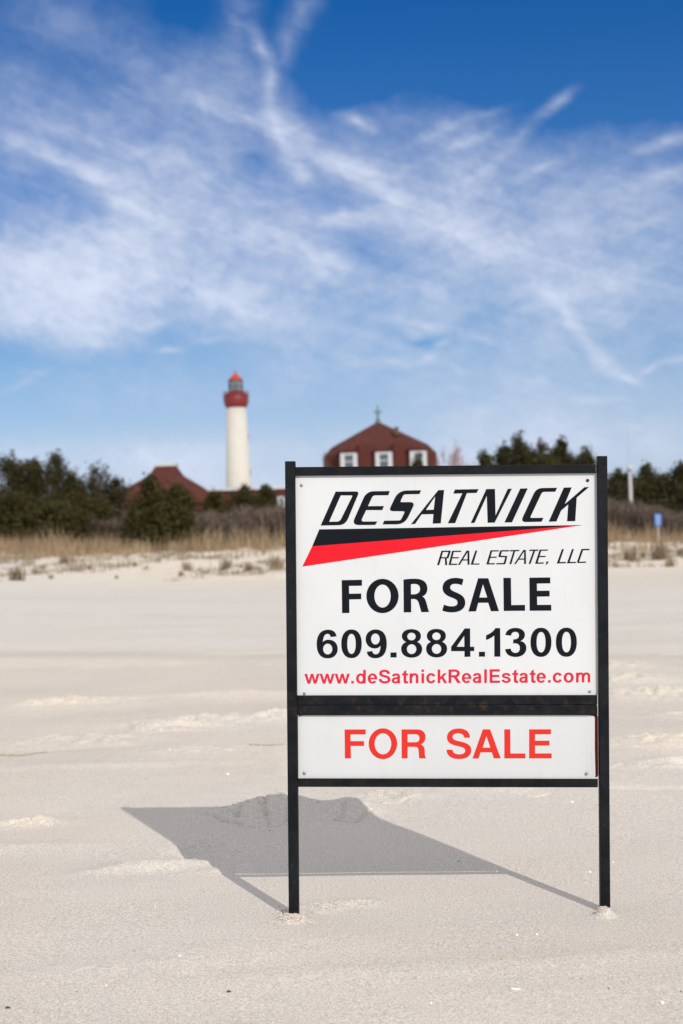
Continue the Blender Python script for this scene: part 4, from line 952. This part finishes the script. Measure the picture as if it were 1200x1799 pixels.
# ------------------------------------------------------------------ buildings
def win(parent, x, y, z, wd, h, frame=.3, dep=.14, mid=False):      # window in a wall facing the camera (local -y)
    f = MB()
    f.box(x - wd / 2, x - wd / 2 + frame, y - dep, y, z, z + h); f.box(x + wd / 2 - frame, x + wd / 2, y - dep, y, z, z + h)
    f.box(x - wd / 2 + frame, x + wd / 2 - frame, y - dep, y, z + h - frame * .55, z + h); f.box(x - wd / 2 + frame, x + wd / 2 - frame, y - dep, y, z, z + frame * .4)
    f.box(x - wd / 2 + frame, x + wd / 2 - frame, y - dep * .7, y - .01, z + h * .5 - .04, z + h * .5 + .04)
    o = f.build('window', M_trim, parent)
    p = MB(); p.box(x - wd / 2 + frame, x + wd / 2 - frame, y - .045, y - .012, z + frame * .4, z + h - frame * .55); p.build('pane', M_pane, o); return o
def ring8(a, b, c): return [(-a + c, -b), (a - c, -b), (a, -b + c), (a, b - c), (a - c, b), (-a + c, b), (-a, b - c), (-a, -b + c)]
def loft(mb, rings):   # rings: (list of xy, z)
    n = len(rings[0][0]); V = [(x_, y_, z_) for xy, z_ in rings for x_, y_ in xy]
    F = [(j * n + i, j * n + (i + 1) % n, (j + 1) * n + (i + 1) % n, (j + 1) * n + i) for j in range(len(rings) - 1) for i in range(n)]
    F += [tuple(range(n))[::-1], tuple((len(rings) - 1) * n + i for i in range(n))]; mb.add(V, F)
# large building with the cross
CY = 120.0; K = CY / FPX; ap = at(661, 742, CY); gz = .9
cv = empty('convent_building', (ap.x + .15, CY, gz)); tag(cv, 'large building with dark red hipped roof, white dormers and a cross on its peak', 'building')
za = ap.z - gz; zk = wz(663, 788, CY) - gz; ze = wz(663, 803, CY) - gz
mb = MB(); loft(mb, [(ring8(4.75, 4.75, 1.2), ze - 2.2), (ring8(4.62, 4.62, 1.1), ze), (ring8(3.95, 3.95, .7), zk), (ring8(.12, .12, .04), za)])
roof = mb.build('roof', M_brick, cv)
fy = -4.72; wtop = wz(663, 800.5, CY) - gz
for i, xw in enumerate((-2.60, .23, 3.02)):
    mb = MB()       # dormer: two cheeks and a flat hood
    mb.box(xw - .80, xw - .72, fy - .75, fy + 1.2, wtop - 1.6, wtop + .05); mb.box(xw + .72, xw + .80, fy - .75, fy + 1.2, wtop - 1.6, wtop + .05)
    mb.box(xw - .88, xw + .88, fy - .85, fy + 1.9, wtop + .055, wtop + .16); d_ = mb.build('dormer', M_brick, cv)
    win(d_, xw, fy - .55, wtop - 1.45, 1.36, 1.42, .34)
for xw in (-1.18, 1.62):
    mb = MB(); mb.box(xw - .62, xw + .62, fy - .35, fy + 1.6, wtop - 1.6, wz(663, 786, CY) - gz)
    mb.build('shingle_pier', M_brickw, cv)
mb = MB(); mb.box(1.25, 1.6, -2.9, -2.55, zk + .9, zk + 1.55); mb.build('vent', M_bark, roof)
mb = MB(); mb.lathe([(.30, za - .2), (.16, za + .25), (.07, za + .5)], 10); zc = wz(660, 712, CY) - gz
mb.box(-.055, .055, -.05, .05, za + .4, zc); mb.box(-.34, .34, -.051, .051, zc - .62, zc - .48); mb.lathe([(.16, za + .60), (.16, za + .72)], 8); mb.build('cross', M_cross, cv)
mb = MB(); loft(mb, [(ring8(11, 7.5, .02), 2.6), (ring8(5.2, 5.0, .02), ze - 2.15)]); mb.build('lower_roof', M_brick, cv)
mb = MB(); loft(mb, [(ring8(10.4, 7.0, .02), -.4), (ring8(10.4, 7.0, .02), 2.65)]); mb.build('wall', M_brickw, cv)
for xw in (-8, -5, -2, 1, 4, 7): win(cv, xw, -7.01, .7, 1.3, 1.5, .2)
# building with the pyramid roof at left
HY = 112.0; K = HY / FPX; ap = at(290, 820, HY)
ho = empty('red_roofed_house', (ap.x + .1, HY, gz)); tag(ho, 'house with dark red pyramid roof and flat white cap left of the lighthouse', 'house')
z_t = ap.z - gz; z_m = wz(291, 836, HY) - gz; z_e = wz(292, 864, HY) - gz; z_l = wz(293, 888, HY) - gz
mb = MB(); loft(mb, [(ring8(3.9, 3.9, .02), z_l), (ring8(3.2, 3.2, .02), z_e), (ring8(1.25, 1.25, .02), z_m), (ring8(.78, .78, .02), z_t)]); ro = mb.build('roof', M_brick, ho)
mb = MB(); mb.box(-.85, .85, -.85, .85, z_t + .003, z_t + .28); mb.build('roof_cap', M_trim, ho)
mb = MB(); mb.box(-3.6, 3.6, -3.6, 3.6, -.4, z_l + .02); mb.build('wall', M_brickw, ho)
for xw in (-2.2, 0, 2.2): win(ho, xw, -3.61, .5, .9, 1.2, .15)
# low wing with the white roof edge
wg = empty('low_red_wing', (at(440, 870, HY + 3).x, HY + 3, gz)); tag(wg, 'long low dark red wing with white roof edge below the lighthouse', 'building')
K = (HY + 3) / FPX; zt = wz(440, 859, HY + 3) - gz; zb_ = wz(440, 863, HY + 3) - gz
mb = MB(); mb.box(-3.55, 4.4, -2.6, 3, -.4, zb_); mb.build('wall', M_brickw, wg)
mb = MB(); mb.box(-3.75, 4.55, -2.8, 3.2, zb_ + .003, zt + .02); mb.build('roof_edge', M_trim, wg)
for px_ in (345, 494):
    q = at(px_, 882, HY); win(wg, q.x - wg.location.x + (.1 if px_ < 400 else 0), -2.61, wz(px_, 891, HY) - gz, .62, .85, .2)

# ------------------------------------------------------------------ pole and blue sign at right
q = at(1108, 868, 56.9); pb = empty('antenna_pole', (q.x, 56.9, hz(q.x, 56.9))); tag(pb, 'white pole with a round cap and thin whip antenna beyond the right post', 'pole')
zp = wz(1105, 822, 56.9) - pb.location.z; zm = wz(1101, 733, 56.9) - pb.location.z
mb = MB(); mb.lathe([(.085, -.2), (.08, 1), (.068, zp - .2)], 12); mb.build('pole', M_pole, pb, True)
mb = MB(); mb.lathe([(.03, zp - .17), (.10, zp - .12), (.13, zp - .02), (.10, zp + .08), (.03, zp + .11)], 14); mb.build('cap', M_trim, pb, True)
mb = MB(); mb.tube([(0, 0, zp + .1), (0, 0, zm)], .022, .010, 6); mb.build('antenna', M_trim, pb)
q = at(1156, 913, 46.0); bs = empty('blue_notice_sign', (q.x, 46, hz(q.x, 46))); tag(bs, 'small blue sign with white lines on a thin post in the dune grass', 'sign')
zc = q.z - bs.location.z; mb = MB(); mb.box(-.11, .11, -.012, 0, zc - .19, zc + .19); o = mb.build('sign_face', M_bluesign, bs); bevel(o, .02, 2)
mb = MB()
for k in range(4): mb.box(-.07, .07, -.0145, -.0125, zc - .13 + k * .08, zc - .10 + k * .08)
mb.build('white_lines', M_trim, o)
mb = MB(); mb.box(-.02, .02, .002, .04, -.2, zc + .15); mb.build('post', M_pole, bs)
